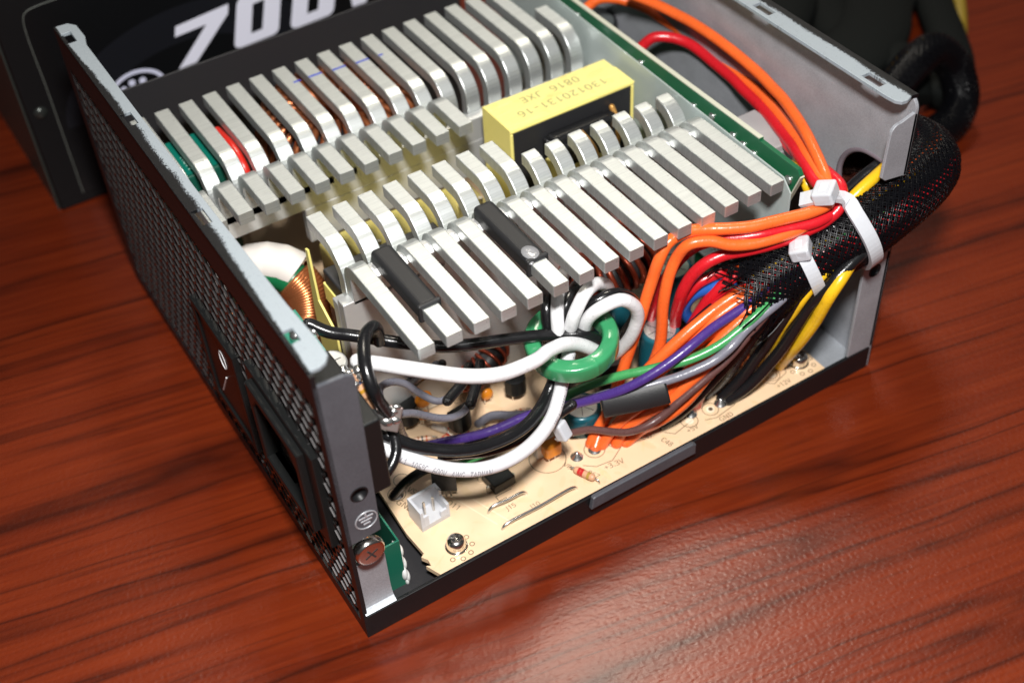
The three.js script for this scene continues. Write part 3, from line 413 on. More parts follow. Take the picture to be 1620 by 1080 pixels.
// ---------- yellow transformer ----------
{
  const t = thing('transformer', 'yellow taped transformer block between the two heat sinks', 'transformer', [107, 7, -80]);
  const x0 = 87.7, x1 = 126.5, z0 = -87, z1 = -73, y1 = 61;
  part('tape', [box(x0, x1, y1 - 0.9, y1, z0, z1, 0.35), box(x0, x0 + 0.9, 22, y1 - 0.95, z0, z1, 0.3), box(x1 - 0.9, x1, 22, y1 - 0.95, z0, z1, 0.3)], M.yellowTape, t);
  part('core', box(x0 + 0.95, x1 - 0.95, 20, y1 - 1, z0 + 0.3, z1 - 0.15, 0.2), M.core, t);
  part('tape_overlap', [box(x0 - 0.12, x0 + 7, y1 + 0.001, y1 + 0.1, z0 + 0.15, z1 - 0.1, 0.03), box(x0 - 0.12, x0 + 0.1, 30, y1 + 0.1, z0 + 0.15, z1 - 0.1, 0.05), box(x1 - 12, x1 + 0.1, y1 + 0.001, y1 + 0.07, z0 + 5, z1 + 0.05, 0.03)], M.yellowTape, t);
  const lab = M.yellowTape.clone(); lab.color.set(0xffffff);
  lab.map = canvasTex(1024, 384, (c, w, h) => { c.fillStyle = '#ece08a'; c.fillRect(0, 0, w, h); for (let i = 0; i < 60; i++) { c.fillStyle = `rgba(255,250,190,${rnd() * 0.15})`; c.fillRect(rnd() * w, rnd() * h, 60 + rnd() * 200, 4 + rnd() * 16); } for (let i = 0; i < 24; i++) { c.fillStyle = `rgba(150,110,30,${0.02 + rnd() * 0.06})`; c.beginPath(); c.ellipse(rnd() * w, rnd() * h, 10 + rnd() * 90, 6 + rnd() * 30, rnd() * 3, 0, 7); c.fill(); } c.fillStyle = '#8f8a5a'; c.textAlign = 'center'; c.font = '104px monospace'; c.fillText('130120131-16', w * 0.5, h * 0.45); c.fillText('0816 JXE', w * 0.52, h * 0.83); });
  const pl = new THREE.PlaneGeometry(x1 - x0 - 0.8, z1 - z0 - 0.8).rotateX(-Math.PI / 2).rotateY(Math.PI).translate((x0 + x1) / 2, y1 + 0.125, (z0 + z1) / 2); part('printed_tape', pl, lab, t, true);
  part('winding_cover', [box(98, 117, 38, 56.6, z1 - 0.2, z1 + 4.2, 1.4)], std(col(0.012, 0.012, 0.013), 0.22), t);
  part('resin_fold', [box(97, 104, 50, 55.6, z1 - 0.2, z1 + 2, 0.8), box(108, 118.6, 53, 56.4, z1 + 0.4, z1 + 3.6, 1), box(99, 108, 51.4, 54.4, z1 + 3, z1 + 5.6, 1)], std(col(0.012, 0.012, 0.013), 0.14), t);
  part('copper_lead', [tube([[118.8, 56.6, z1 + 0.6], [119.2, 52, z1 + 3], [118, 44, z1 + 3.6]], 0.8, 0.8, 10), tube([[106.6, 55, z1 + 4], [108.4, 51, z1 + 7], [108.6, 44, z1 + 8]], 1.1, 0.8, 10)], std(col(0.7, 0.36, 0.1), 0.3, 0.5), t);
  part('inner_tape', [box(95, 100.8, 34, 52.6, z1 + 4.4, z1 + 6.4, 0.5), box(102, 118, 34, 47, z1 + 4.4, z1 + 7.2, 0.6)], M.yellowTape, t);
}
// ---------- vertical green board, clear sheet, parts behind it ----------
{
  const t = thing('side_board', 'upright green circuit board beside the right wall, white edged', 'circuit board', [132, 7, -80]);
  const s = shapeOf([[-149, 7], [-149, 66.6], [-28.4, 66.6], [-28.4, 66], [-14.6, 65.8], [-13.6, 64.4], [-21, 44], [-21, 7]]);
  part('board', extrude(s, 'x', 131.4, 132.6, 0), M.greenBoard, t);
  part('board_edge', [box(131.35, 132.65, 66.4, 66.75, -149, -28.6, 0.05), extrude(shapeOf([[-13.5, 64.3], [-13.2, 64.1], [-20.7, 44], [-21, 44]]), 'x', 131.35, 132.65, 0)], M.boardEdge, t);
  for (let i = 0; i < 24; i++) { const z = -130 + (i % 12) * 7.6 + (i > 11 ? 3 : 0), y = i > 11 ? 52 + (i % 3) * 2 : 59.4 + (i % 4) * 1.2; part('solder_joint', new THREE.SphereGeometry(1.15, 12, 8).scale(0.6, 1, 1).translate(131.2, y, z), M.solder, t); }
  for (let i = 0; i < 3; i++) part('solder_joint', new THREE.SphereGeometry(1.15, 12, 8).scale(0.6, 1, 1).translate(131.2, 62 - i * 0.4, -38 + i * 4), M.solder, t);
  part('solder_joint', new THREE.SphereGeometry(1.3, 12, 8).scale(0.6, 1, 1).translate(131.2, 61.4, -17), M.solder, t);
  solo('clear_sheet', 'clear plastic insulating sheet in front of the upright green board', 'plastic sheet', extrude(shapeOf([[-142, 20], [-142, 66.4], [-70, 64.8], [-16.6, 63.4], [-13.6, 60.4], [-13.4, 20]]), 'x', 129.0, 129.4, 0.1), M.film);
}
{
  const t = thing('plug_housing', 'grey plastic plug housing behind the upright green board', 'plug', [139, 40, -34]);
  part('body', box(133.6, 145, 44, 60, -46, -30, 0.4), std(col(0.34, 0.33, 0.33), 0.45), t); part('ridge', box(133.4, 145.3, 57, 58, -46.2, -29.8, 0.2), std(col(0.3, 0.3, 0.3), 0.45), t);
}
for (const [lab, z, r, y] of [['large black capacitor lying deepest behind the upright green board', -118, 9, 52], ['black capacitor behind the upright green board next to the grey plug', -64, 8, 46]]) {
  const t = thing('can_capacitor', lab, 'capacitor', [142, 7, z]);
  part('sleeve', lathe([[r, 8], [r, y - 1], [r - 0.5, y], [r - 1.2, y]], 36).translate(142.3, 0, z), std(col(0.014, 0.014, 0.016), 0.3), t); part('top', lathe([[r - 1.2, y - 0.1], [0.001, y - 0.1]], 36).translate(142.3, 0, z), std(col(0.09, 0.1, 0.1), 0.45), t);
}
// ---------- capacitors, coils and taped blocks under the fins ----------
function can(label, x, z, r, y, top) {
  const t = thing('can_capacitor', label, 'capacitor', [x, 7, z]);
  part('sleeve', lathe([[r, 7.2], [r, y - 0.9], [r - 0.25, y - 0.2], [r - 0.8, y], [r - 1.1, y - 0.1]], 32).translate(x, 0, z), M.teal, t);
  part('top', lathe([[r - 1.1, y - 0.12], [0.001, y - 0.12]], 32).translate(x, 0, z), top ?? M.canTop, t);
  part('vent_cross', [0, 1, 2].map((k) => box(-r + 1.6, r - 1.6, y - 0.13, y - 0.08, -0.09, 0.09, 0).rotateY(k * 1.047).translate(x, 0, z)), M.recess, t);
}
can('teal capacitor between the two descending orange wires and the purple wire', 97, -20.6, 5.1, 28);
can('teal capacitor right behind the green ring below the fin tips', 93.4, -36, 5, 30);
can('teal capacitor beside the blue wire, pale green topped', 112.5, -36, 5.4, 30, std(col(0.5, 0.56, 0.45), 0.4, 0.5));
can('dark capacitor base low behind the small cable tie', 73.5, -21, 5, 14); can('dark capacitor base low behind the brown wire', 89, -14, 4.6, 12);
function toroid(label, c, R, r, turns, mat, core, rot, fill = 1, start = 0, group) {
  const t = thing('toroid_coil', label, 'coil', c, group), m = new THREE.Matrix4().makeRotationFromEuler(new THREE.Euler(...rot)).setPosition(...c);
  part('ring_core', new THREE.TorusGeometry(R, r, 14, 48).applyMatrix4(m), core, t); const q = [], n = turns * 14;
  for (let i = 0; i <= n; i++) { const a = start + i / n * 2 * Math.PI * fill, b = i / 14 * 2 * Math.PI, rr = r * 1.16; q.push(V((R + rr * Math.cos(b)) * Math.cos(a), (R + rr * Math.cos(b)) * Math.sin(a), rr * Math.sin(b)).applyMatrix4(m)); }
  part('winding', new THREE.TubeGeometry(new THREE.CatmullRomCurve3(q), n, r * 0.17, 6), mat, t); return t;
}
toroid('copper wound choke under the white paper cover at the left', [19.4, 28, -84.2], 10, 4.7, 44, M.copperCoil, std(col(0.008, 0.14, 0.05), 0.35), [-0.6, -0.5, 0], 0.435, -2.2);
{ // white paper cap over the upper part of the choke
  const m = new THREE.Matrix4().makeRotationFromEuler(new THREE.Euler(-0.6, -0.5, 0)).setPosition(19.4, 28, -84.2), g = new THREE.TorusGeometry(12.3, 5.3, 9, 8, 2.5).rotateZ(0.6).applyMatrix4(m), p = g.attributes.position;
  for (let i = 0; i < p.count; i++) { const f = 0.5 * (vnoise(p.getX(i) * 0.5, p.getZ(i) * 0.5, 100, 100, 71) - 0.5); p.setY(i, p.getY(i) + f * 1.4); }
  solo('paper_cover', 'white paper cover over the copper wound choke at the left', 'paper cover', g.toNonIndexed(), Object.assign(M.paper.clone(), { flatShading: false }));
}
toroid('dark red copper coil under the right front fins', [97, 35, -44], 9, 5, 34, M.darkCoil, M.core, [1.2, 0.3, 0]);
toroid('copper coil deep under the rear fins', [60, 49, -119], 14, 7, 34, std(col(0.4, 0.13, 0.05), 0.35, 0.7), M.core, [1.57, 0, 0]);
toroid('small orange coil behind the black ground wires', [113, 15, -17], 5.2, 3, 18, std(col(0.65, 0.16, 0.03), 0.35, 0.5), M.core, [1.4, 0.2, 0]);
toroid('reddish coil low under the fins left of the green ring', [60, 15, -50], 6, 3.2, 22, M.darkCoil, M.core, [1.2, 0.5, 0.2]);
toroid('small copper coil seen through the honeycomb wall', [10, 44, -72], 4, 2.2, 14, M.copperCoil, std(col(0.01, 0.16, 0.06), 0.4), [0.2, 0.9, 0]);
{
  const t = thing('film_capacitor', 'green film capacitor under the left rear fins', 'capacitor', [16, 7, -118]);
  part('body', box(7, 24, 20, 57, -128, -110, 1), M.greenFilm, t); const sm = M.greenFilm.clone(); sm.color.set(0xffffff); sm.map = canvasTex(256, 256, (c, w, h) => { c.fillStyle = '#10705f'; c.fillRect(0, 0, w, h); c.fillStyle = '#bfe0d4'; c.font = '52px sans-serif'; c.save(); c.translate(80, 240); c.rotate(-1.57); c.fillText('300V~', 10, 0); c.fillText('MPX', 10, 80); c.restore(); });
  part('printed_top', new THREE.PlaneGeometry(15.5, 16.4).rotateX(-Math.PI / 2).translate(15.5, 57.02, -119), sm, t, true);
}
solo('red_link', 'glossy red insulated strip between the left rear fins', 'wire', tube([[27.1, 59.2, -121], [27.1, 60, -110], [27.1, 57.6, -104.8], [27.1, 51, -102.2]], 1.25, 1, 12), wireMat(0.6, 0.02, 0.012));
{ // taped inductor block between the heat sinks
  const t = thing('inductor_block', 'olive yellow taped inductor block deep between the two heat sinks', 'inductor', [60, 7, -78]);
  part('body', box(38, 84, 8, 36, -92, -66, 1), std(col(0.4, 0.33, 0.1), 0.5), t); part('tape', box(44, 78, 36.05, 37, -91, -67, 0.3), std(col(0.55, 0.46, 0.12), 0.45), t);
  for (let i = 0; i < 6; i++) part('terminal', cyl(0.6, 0.6, [48 + i * 6, 36, -74], [48 + i * 6, 44, -74], 10), M.pin, t);
}
{ // yellow taped pieces behind the front heat sink, seen between its back fins
  const t = thing('taped_transformer', 'small yellow taped transformer seen between the back fins of the front heat sink', 'transformer', [42, 7, -62]);
  part('core', box(29, 60, 20, 50, -66, -55, 0.5), M.core, t); part('tape', [box(28.6, 60.4, 40, 45.6, -66.4, -54.6, 0.3)], M.yellowTape, t); part('tape_end', extrude(shapeOf([[-64.6, 40], [-62.4, 61], [-61, 61.4], [-60.5, 46], [-52.5, 41], [-53, 20], [-64.6, 20]]), 'x', 24.6, 25.2, 0.12), M.yellowTape, t);
}
// ---------- green ferrite ring ----------
{
  const g = lathe([[7.2, 0.9], [7.6, 0.4], [10.5, 0.3], [11, 0.8], [11.1, 4.2], [10.4, 5], [7.9, 5.1], [7.2, 4.5], [7.1, 1.3], [7.2, 0.9]], 64), pr = g.computeVertexNormals();
  g.applyMatrix4(new THREE.Matrix4().makeRotationFromEuler(new THREE.Euler(0.06, 0, 0.1))).translate(68.4, 40.8, -16.8);
  solo('ferrite_ring', 'glossy green ferrite ring wound with white and black cables', 'ferrite ring', g, M.ferrite);
}
// ---------- wires ----------
function W(name, label, mat, r, pts, opt) {
  const c0 = curve(pts), k = Math.max(4, Math.round(c0.getLength() / 5)), j = r * 0.1; pts = c0.getSpacedPoints(k).map((q, i) => i === 0 || i === k ? q.toArray() : [q.x + (rnd() - 0.5) * j, q.y + (rnd() - 0.5) * j, q.z + (rnd() - 0.5) * j]); return solo(name, label, name.startsWith('heat') ? 'heat-shrink' : 'wire', tube(pts, r, 1, 14), opt === 'text' ? WM.text : WM[mat], null, true); }
W('black_wire', 'thick black cable running from the switch under the front fin tips into the green ring', 'black', 1.45, [[15.6,57.0,-43.1],[17.1,56.0,-41.0],[25.2,53.0,-36.1],[32.5,51.5,-30.5],[39.6,50.0,-26.1],[47.9,48.5,-23.4],[56.6,47.0,-21.2],[65.2,45.5,-18.5],[71.8,44.0,-15.3],[74.6,41.0,-14.8],[75.9,37.0,-15.7]], null);
W('white_wire', 'thick white cable sweeping below the left fin tips and over the green ring', 'white', 1.65, [[18.2,60.0,-23.5],[21.3,61.0,-19.1],[25.9,61.5,-13.5],[32.3,60.0,-8.9],[38.8,57.0,-7.2],[45.8,54.0,-7.4],[53.1,52.0,-8.7],[60.8,49.5,-11.7],[65.7,47.0,-12.8],[70.2,43.0,-13.1],[73.3,39.0,-13.0],[75.2,34.0,-13.9]], null);
W('black_wire', 'black cable looping upward from the soldered tab over the thick white cable', 'black', 1.4, [[19.1,52.0,-13.2],[17.9,55.5,-12.9],[16.5,62.0,-13.1],[17.1,65.0,-16.2],[19.0,66.0,-20.4],[21.6,65.5,-24.5],[24.2,64.0,-26.9],[26.1,60.0,-29.2],[26.7,55.0,-30.9]], null);
W('black_wire', 'lower black cable curving from the inlet along the board and up under the green ring', 'black', 1.5, [[16.3,45.0,-18.3],[19.2,44.0,-13.6],[21.8,42.0,-11.7],[27.2,39.0,-9.2],[32.4,37.0,-7.4],[38.5,35.0,-6.9],[45.3,34.0,-7.1],[52.6,33.5,-9.2],[58.2,34.0,-12.5],[61.2,36.0,-14.2],[63.4,39.0,-14.9],[65.1,42.0,-15.1]], null);
W('white_wire', 'printed white cable hanging lowest from the inlet and rising under the green ring', 'white', 1.65, [[15.5,42.0,-17.4],[18.0,41.0,-12.7],[21.3,39.0,-9.9],[26.8,36.0,-6.2],[31.7,34.0,-3.9],[38.3,32.5,-2.7],[46.1,32.0,-3.2],[53.4,32.0,-6.0],[58.8,33.0,-9.5],[62.3,36.0,-12.2],[63.5,40.0,-12.8],[65.4,43.0,-13.7]], 'text');
W('black_wire', 'thin black wire showing between the lower black cable and the printed white cable', 'black', 1.25, [[31.6,27.0,-16.1],[42.6,26.0,-11.9],[51.0,26.0,-11.3],[59.6,28.0,-10.9],[63.7,30.0,-10.2]], null);
W('white_wire', 'white cable strand standing straight behind the cut front fin tip inside the green ring', 'white', 1.6, [[66.3,41.0,-19.3],[65.7,48.0,-18.6],[67.4,51.0,-21.3],[70.6,51.0,-25.6],[76.4,47.0,-32.9],[82.7,41.0,-40.4]], null);
W('white_wire', 'white cable loop wound over the back of the green ring, left of the larger loop', 'white', 1.6, [[69.6,38.0,-20.7],[68.6,46.0,-17.8],[69.5,52.0,-16.7],[72.6,55.0,-17.5],[77.0,54.0,-19.7],[81.0,50.5,-21.6],[83.7,45.0,-23.9],[85.0,39.0,-26.0]], null);
W('white_wire', 'largest white cable loop wound over the right side of the green ring', 'white', 1.6, [[74.6,36.0,-19.6],[72.2,44.0,-17.3],[72.4,50.0,-15.2],[74.7,53.5,-13.1],[78.4,54.0,-12.2],[81.7,51.5,-11.8],[83.8,46.0,-12.3],[83.6,40.0,-13.6],[83.0,34.0,-16.2],[82.0,29.0,-19.0]], null);
W('black_wire', 'black cable strand left of the straight white strand inside the green ring', 'black', 1.4, [[64.9,41.0,-21.5],[64.9,47.0,-21.7],[66.0,50.0,-23.6],[68.9,49.0,-28.9],[72.8,45.0,-36.2]], null);
W('black_wire', 'black cable strand between two white loops at the back of the green ring', 'black', 1.4, [[67.5,40.0,-19.6],[68.3,47.0,-20.6],[70.7,51.0,-21.6],[75.6,50.0,-25.5],[81.2,46.0,-30.3]], null);
W('black_wire', 'black cable loop lying just behind the largest white loop of the green ring', 'black', 1.4, [[72.3,38.0,-20.1],[72.4,46.0,-19.0],[74.2,51.0,-17.2],[78.2,52.5,-16.4],[82.4,51.0,-15.7],[85.2,47.0,-15.8],[86.5,41.0,-16.9],[85.9,36.0,-18.8],[86.3,31.0,-21.6]], null);
W('grey_wire', 'thin grey wire from the soldered tab to the right black shrink end', 'grey', 0.9, [[22.5,48.0,-15.2],[25.7,45.0,-16.7],[29.2,41.0,-18.0],[34.1,36.0,-18.8],[38.7,33.0,-20.1],[43.2,31.0,-23.1],[45.2,31.0,-24.9]], null);
W('grey_wire', 'thin grey wire arching from behind the black cable loop to the left shrink end', 'grey', 0.9, [[21.5,46.0,-19.7],[22.5,44.0,-25.4],[24.3,43.0,-29.1],[27.5,41.0,-31.3],[31.0,38.0,-32.4],[33.9,34.0,-32.3],[36.2,31.0,-30.9],[38.4,30.0,-29.0],[40.8,30.0,-28.0],[43.1,30.0,-28.9]], null);
W('grey_wire', 'short grey wire dropping from the soldered tab to the board', 'grey', 0.9, [[23.4,42.0,-19.6],[25.9,32.0,-24.6],[29.5,20.0,-31.3],[32.5,9.0,-36.6]], null);
W('grey_wire', 'short grey wire crossing behind the thick white cable towards the fins', 'grey', 0.9, [[44.0,30.0,-40.2],[40.9,27.0,-41.6],[39.3,20.0,-46.7],[38.9,10.0,-53.1]], null);
W('heat_shrink_end', 'black heat-shrink end on the left grey wire', 'black', 1.3, [[39.7,31.0,-27.2],[43.2,31.0,-29.0],[46.6,31.0,-30.9],[49.7,31.0,-33.9]], null);
W('heat_shrink_end', 'black heat-shrink end on the right grey wire, printed with small marks', 'black', 1.3, [[43.1,32.0,-22.2],[46.0,32.0,-25.2],[48.8,32.0,-28.2],[52.0,32.0,-32.4]], null);
W('black_wire', 'black wire slanting from the board up behind the thick white cable', 'black', 1.1, [[32.3,8.0,-51.3],[38.8,14.0,-50.2],[41.6,22.0,-45.4],[45.3,30.0,-39.5]], null);
W('black_wire', 'black cable bending down from the soldered tab in front of the cable ends', 'black', 1.2, [[20.0,46.5,-15.7],[19.4,45.0,-12.4],[18.0,43.5,-9.7],[15.7,42.0,-8.1],[12.4,40.0,-7.7]], null);
W('purple_wire', 'purple wire running from the left of the board to the mesh sleeve', 'purple', 1.2, [[33.6,7.5,-37.4],[38.1,11.0,-33.4],[43.7,14.0,-28.4],[50.0,16.0,-25.1],[56.2,18.0,-23.0],[61.8,20.0,-20.2],[66.4,23.0,-15.9],[72.1,27.0,-10.7],[78.2,31.0,-6.5],[85.6,35.0,-4.2],[92.3,38.0,-3.5],[100.1,40.0,-4.1],[109.1,42.0,-3.7],[115.1,44.0,-3.0],[121.3,46.0,-2.6],[127.7,48.0,-2.4]], null);
W('green_wire', 'green wire running from under the printed white cable to the mesh sleeve', 'green', 1.15, [[34.4,7.5,-26.9],[38.3,9.0,-25.2],[42.3,12.0,-23.3],[49.5,14.0,-21.4],[58.6,17.0,-21.1],[62.7,20.0,-20.1],[67.9,24.0,-18.1],[74.4,28.0,-14.1],[80.6,31.0,-9.8],[86.9,33.0,-5.9],[92.5,34.0,-3.4],[98.4,36.0,-1.5],[105.0,39.0,-0.6],[110.2,42.0,-0.3],[116.5,44.0,-1.2],[123.5,46.0,-1.8]], null);
W('grey_wire', 'grey wire leaving the large heat-shrink tube towards the mesh sleeve', 'grey', 1.15, [[124.2,45.0,-1.3],[116.5,43.0,0.1],[110.8,41.0,0.2],[106.7,39.0,0.1],[102.0,37.0,1.0],[97.2,34.0,0.2],[91.1,32.0,-1.4],[85.8,30.0,-4.1],[80.2,29.0,-6.6]], null);
W('grey_wire', 'grey wire running from the heat-shrink tube to a pad left of centre on the board', 'grey', 1.15, [[74.7,27.0,-10.5],[71.8,25.0,-13.0],[67.5,21.0,-17.6],[64.5,17.0,-21.7],[60.5,13.0,-27.3],[56.0,11.0,-32.3],[53.2,10.0,-34.6],[51.6,7.5,-35.8]], null);
W('brown_wire', 'brown wire curving behind the orange wires above the board edge', 'brown', 0.95, [[67.9,11.0,-17.1],[72.1,13.0,-13.4],[76.1,14.0,-8.3],[79.4,16.0,-5.1],[85.6,19.0,-3.3],[90.3,23.0,-2.2],[95.4,26.0,-1.6],[101.7,31.0,-0.3],[107.9,36.0,-0.3],[112.7,41.0,0.2],[119.6,45.0,-0.5]], null);
W('orange_wire', 'outer orange wire of the two bending back from the upper cable tie', 'orange', 1.45, [[138.0,60.0,-112.8],[139.5,62.0,-112.1],[144.1,63.0,-109.2],[149.3,62.0,-102.6],[151.9,60.5,-91.1],[152.6,60.0,-77.7],[152.0,60.0,-63.4],[149.9,60.5,-49.2],[144.8,61.5,-32.2],[139.7,62.5,-19.6],[135.7,63.0,-10.7],[134.1,63.0,-6.0],[131.3,62.5,-3.5],[127.4,62.0,-4.2],[120.7,61.5,-6.4],[113.5,61.0,-8.9],[107.0,61.0,-12.4],[102.7,61.0,-15.2],[99.0,61.0,-16.2],[94.7,60.0,-16.2],[91.8,56.0,-15.8],[90.0,50.0,-15.9],[87.3,44.0,-15.1],[85.6,36.0,-15.8],[83.5,26.0,-16.8],[79.8,17.0,-16.3],[74.7,10.0,-14.5],[71.6,7.5,-12.3]], null);
W('orange_wire', 'inner orange wire of the two bending back from the upper cable tie', 'orange', 1.45, [[142.9,70.0,-97.0],[145.2,70.0,-88.5],[147.6,69.5,-77.6],[148.4,69.0,-65.1],[148.5,68.0,-53.5],[147.2,67.0,-40.7],[143.9,66.0,-27.7],[140.2,64.5,-17.6],[136.9,63.5,-10.3],[136.6,61.0,-7.3],[132.6,59.5,-4.3],[126.8,58.5,-4.2],[118.5,57.5,-5.5],[111.4,57.0,-8.2],[107.4,57.5,-10.3],[104.4,58.5,-12.4],[101.9,59.0,-14.0],[99.3,57.5,-15.2],[97.6,53.0,-16.8],[95.3,48.0,-16.3],[93.8,41.0,-15.8],[93.4,32.0,-15.4],[92.1,25.0,-15.5],[86.7,16.0,-15.2],[81.7,10.0,-14.9],[76.4,7.5,-12.5]], null);
W('orange_wire', 'orange wire rising from the 3.3 volt pads just above the brown wire', 'orange', 1.4, [[76.6,7.5,-10.3],[78.5,11.0,-10.4],[83.5,16.0,-8.1],[88.5,21.0,-4.7],[92.9,26.0,-3.3],[98.6,30.0,-2.4],[104.2,35.0,-1.5],[111.1,40.0,-2.3],[116.7,43.0,-2.5],[124.0,46.0,-2.3]], null);
W('orange_wire', 'orange wire running lowest from the 3.3 volt pads under the heat-shrink tube', 'orange', 1.4, [[78.8,7.5,-9.3],[82.3,10.0,-8.8],[87.1,15.0,-5.1],[92.7,19.0,-3.8],[97.3,25.0,-2.7],[103.0,32.0,-2.1],[110.5,38.0,-2.5],[115.4,42.0,-2.0],[121.6,45.0,-1.7]], null);
W('orange_wire', 'orange wire directly above the purple wire where both enter the mesh sleeve', 'orange', 1.45, [[84.7,24.0,-12.6],[88.0,29.0,-10.9],[93.5,34.0,-9.7],[100.4,38.0,-9.1],[107.5,41.0,-8.6],[112.7,43.0,-7.7],[118.3,44.0,-6.8],[125.9,46.0,-5.7]], null);
W('orange_wire', 'orange wire between the purple and green wires near the mesh sleeve', 'orange', 1.3, [[87.2,24.0,-10.9],[91.2,29.0,-8.7],[97.5,33.0,-7.3],[103.3,37.0,-5.4],[108.6,41.0,-2.9],[113.4,43.0,-2.0],[121.6,45.0,-1.7]], null);
W('orange_wire', 'orange wire left of the others under the heat-shrink tube, reaching the 3.3 volt pads', 'orange', 1.4, [[73.4,7.5,-12.0],[76.0,12.0,-11.5],[81.5,17.0,-9.9],[88.1,22.0,-6.9],[93.8,28.0,-4.7],[100.1,34.0,-3.5],[108.5,40.0,-2.7],[114.0,43.0,-1.6]], null);
W('orange_wire', 'orange wire behind the others between the ring and the heat-shrink tube', 'orange', 1.4, [[71.3,7.5,-14.0],[74.7,12.0,-14.5],[79.2,17.0,-14.1],[84.0,22.0,-12.9],[89.9,28.0,-12.1],[96.3,32.0,-10.7],[103.2,38.0,-7.7],[111.3,42.0,-6.3],[116.9,44.0,-5.1]], null);
W('red_wire', 'red wire lying along the inner side of the orange wires and ending behind them', 'red', 1.5, [[140.2,58.0,-89.3],[141.5,60.0,-88.3],[144.1,61.5,-86.6],[149.0,61.0,-81.6],[150.4,59.5,-69.4],[148.3,59.5,-52.3],[144.1,60.5,-36.1],[139.3,61.5,-22.2],[135.3,62.5,-12.7],[134.1,62.0,-6.9],[134.8,60.0,-4.3],[129.4,59.0,-3.3],[122.1,58.5,-5.4],[113.6,58.0,-8.8],[107.2,56.0,-14.5],[104.3,49.0,-21.1],[100.7,41.0,-23.4],[97.8,31.0,-24.7],[97.3,22.0,-26.6]], null);
W('red_wire', 'red wire with the widest bend right of the upper cable tie', 'red', 1.5, [[153.2,56.0,-67.1],[151.5,57.5,-57.2],[149.2,58.5,-46.3],[141.3,60.0,-27.5],[139.9,62.0,-16.6],[138.2,63.5,-8.7],[136.7,62.5,-4.3],[133.5,59.5,-2.8],[127.2,56.5,-4.4],[120.8,55.5,-5.6],[114.0,54.0,-8.7],[109.2,52.5,-12.0],[104.7,50.5,-13.9],[101.7,46.0,-15.8],[100.2,41.0,-16.7],[100.3,34.0,-18.4],[101.2,28.0,-19.9]], null);
W('red_wire', 'red wire leaving the frayed sleeve end above the blue wire', 'red', 1.4, [[119.0,46.0,-12.6],[112.3,44.0,-15.0],[107.1,43.5,-15.7],[104.0,41.0,-17.1],[101.9,36.0,-18.6],[102.7,28.0,-21.4]], null);
W('red_wire', 'red wire, middle one of three leaving the frayed sleeve beside the blue wire', 'red', 1.4, [[118.4,46.0,-9.6],[112.8,44.0,-11.9],[109.2,41.0,-13.2],[106.3,36.0,-14.9],[104.3,31.0,-15.9],[104.0,26.0,-17.7]], null);
W('red_wire', 'red wire, lowest of three leaving the frayed sleeve beside the blue wire', 'red', 1.4, [[118.7,45.0,-7.4],[112.2,43.0,-8.1],[109.0,40.0,-10.5],[106.1,35.0,-13.1],[103.8,29.0,-15.7],[104.2,22.0,-19.0]], null);
W('red_wire', 'dark red wire end soldered at the left of the 5 volt pads', 'red', 1.2, [[101.2,22.0,-6.1],[99.6,15.0,-7.4],[99.7,7.5,-9.2]], null);
W('red_wire', 'dark red wire end soldered at the right of the 5 volt pads', 'red', 1.2, [[102.4,23.0,-5.4],[100.8,15.0,-7.1],[101.1,7.5,-9.2]], null);
W('blue_wire', 'blue wire curling between the red wires near the capacitors', 'blue', 1.45, [[112.4,42.0,-12.4],[108.1,40.0,-15.3],[105.4,38.0,-17.4],[103.9,35.0,-19.0],[104.0,31.0,-19.7],[105.8,27.0,-19.7],[108.0,24.0,-19.7]], null);
W('yellow_wire', 'thick yellow wire dropping from the mesh sleeve to the board beside the far screw', 'yellow', 1.6, [[146.7,50.0,-3.9],[140.1,49.0,0.1],[132.6,48.0,4.6],[128.5,46.0,5.8],[126.8,42.0,5.2],[126.1,34.0,3.3],[125.1,26.0,0.7],[125.3,17.0,-3.4],[127.3,8.0,-8.1]], null);
W('yellow_wire', 'thin yellow wire dropping from the mesh sleeve between the black wires', 'yellow', 1.2, [[134.5,50.0,1.8],[128.0,47.0,1.9],[124.1,43.0,1.4],[122.2,38.0,0.3],[120.5,31.0,-1.8],[119.8,22.0,-4.4],[120.5,14.0,-7.1],[121.7,7.5,-9.0]], null);
W('yellow_wire', 'yellow wire bending down behind the upper cable tie, nearer the green board', 'yellow', 1.4, [[138.4,58.0,-24.3],[136.5,60.0,-18.3],[136.0,58.0,-14.9],[137.8,52.0,-15.7],[139.9,44.0,-17.7]], null);
W('yellow_wire', 'yellow wire bending down behind the upper cable tie, nearer the orange wires', 'yellow', 1.4, [[142.9,57.0,-26.5],[139.2,60.0,-18.6],[138.3,58.0,-15.0],[139.8,52.0,-14.8]], null);
W('yellow_wire', 'yellow wire passing through the arched opening of the right wall', 'yellow', 1.5, [[134.1,55.0,-4.8],[138.7,58.0,-4.8],[142.8,61.0,-4.6],[149.7,63.0,-5.4],[160.9,60.0,-10.1]], null);
W('black_wire', 'black wire passing through the arched opening of the right wall', 'black', 1.5, [[136.8,55.0,-7.9],[141.2,58.0,-8.1],[145.6,60.0,-8.4],[150.6,62.0,-8.3],[161.2,60.0,-11.4]], null);
W('black_wire', 'black wire, first from the right reaching the ground pads, below the thick yellow wire', 'black', 1.5, [[137.9,51.0,4.3],[131.7,48.5,4.7],[127.2,44.5,4.3],[125.0,39.0,2.2],[121.9,31.0,0.6],[118.6,21.0,-1.6],[114.0,13.0,-3.7],[108.6,7.5,-6.0]], null);
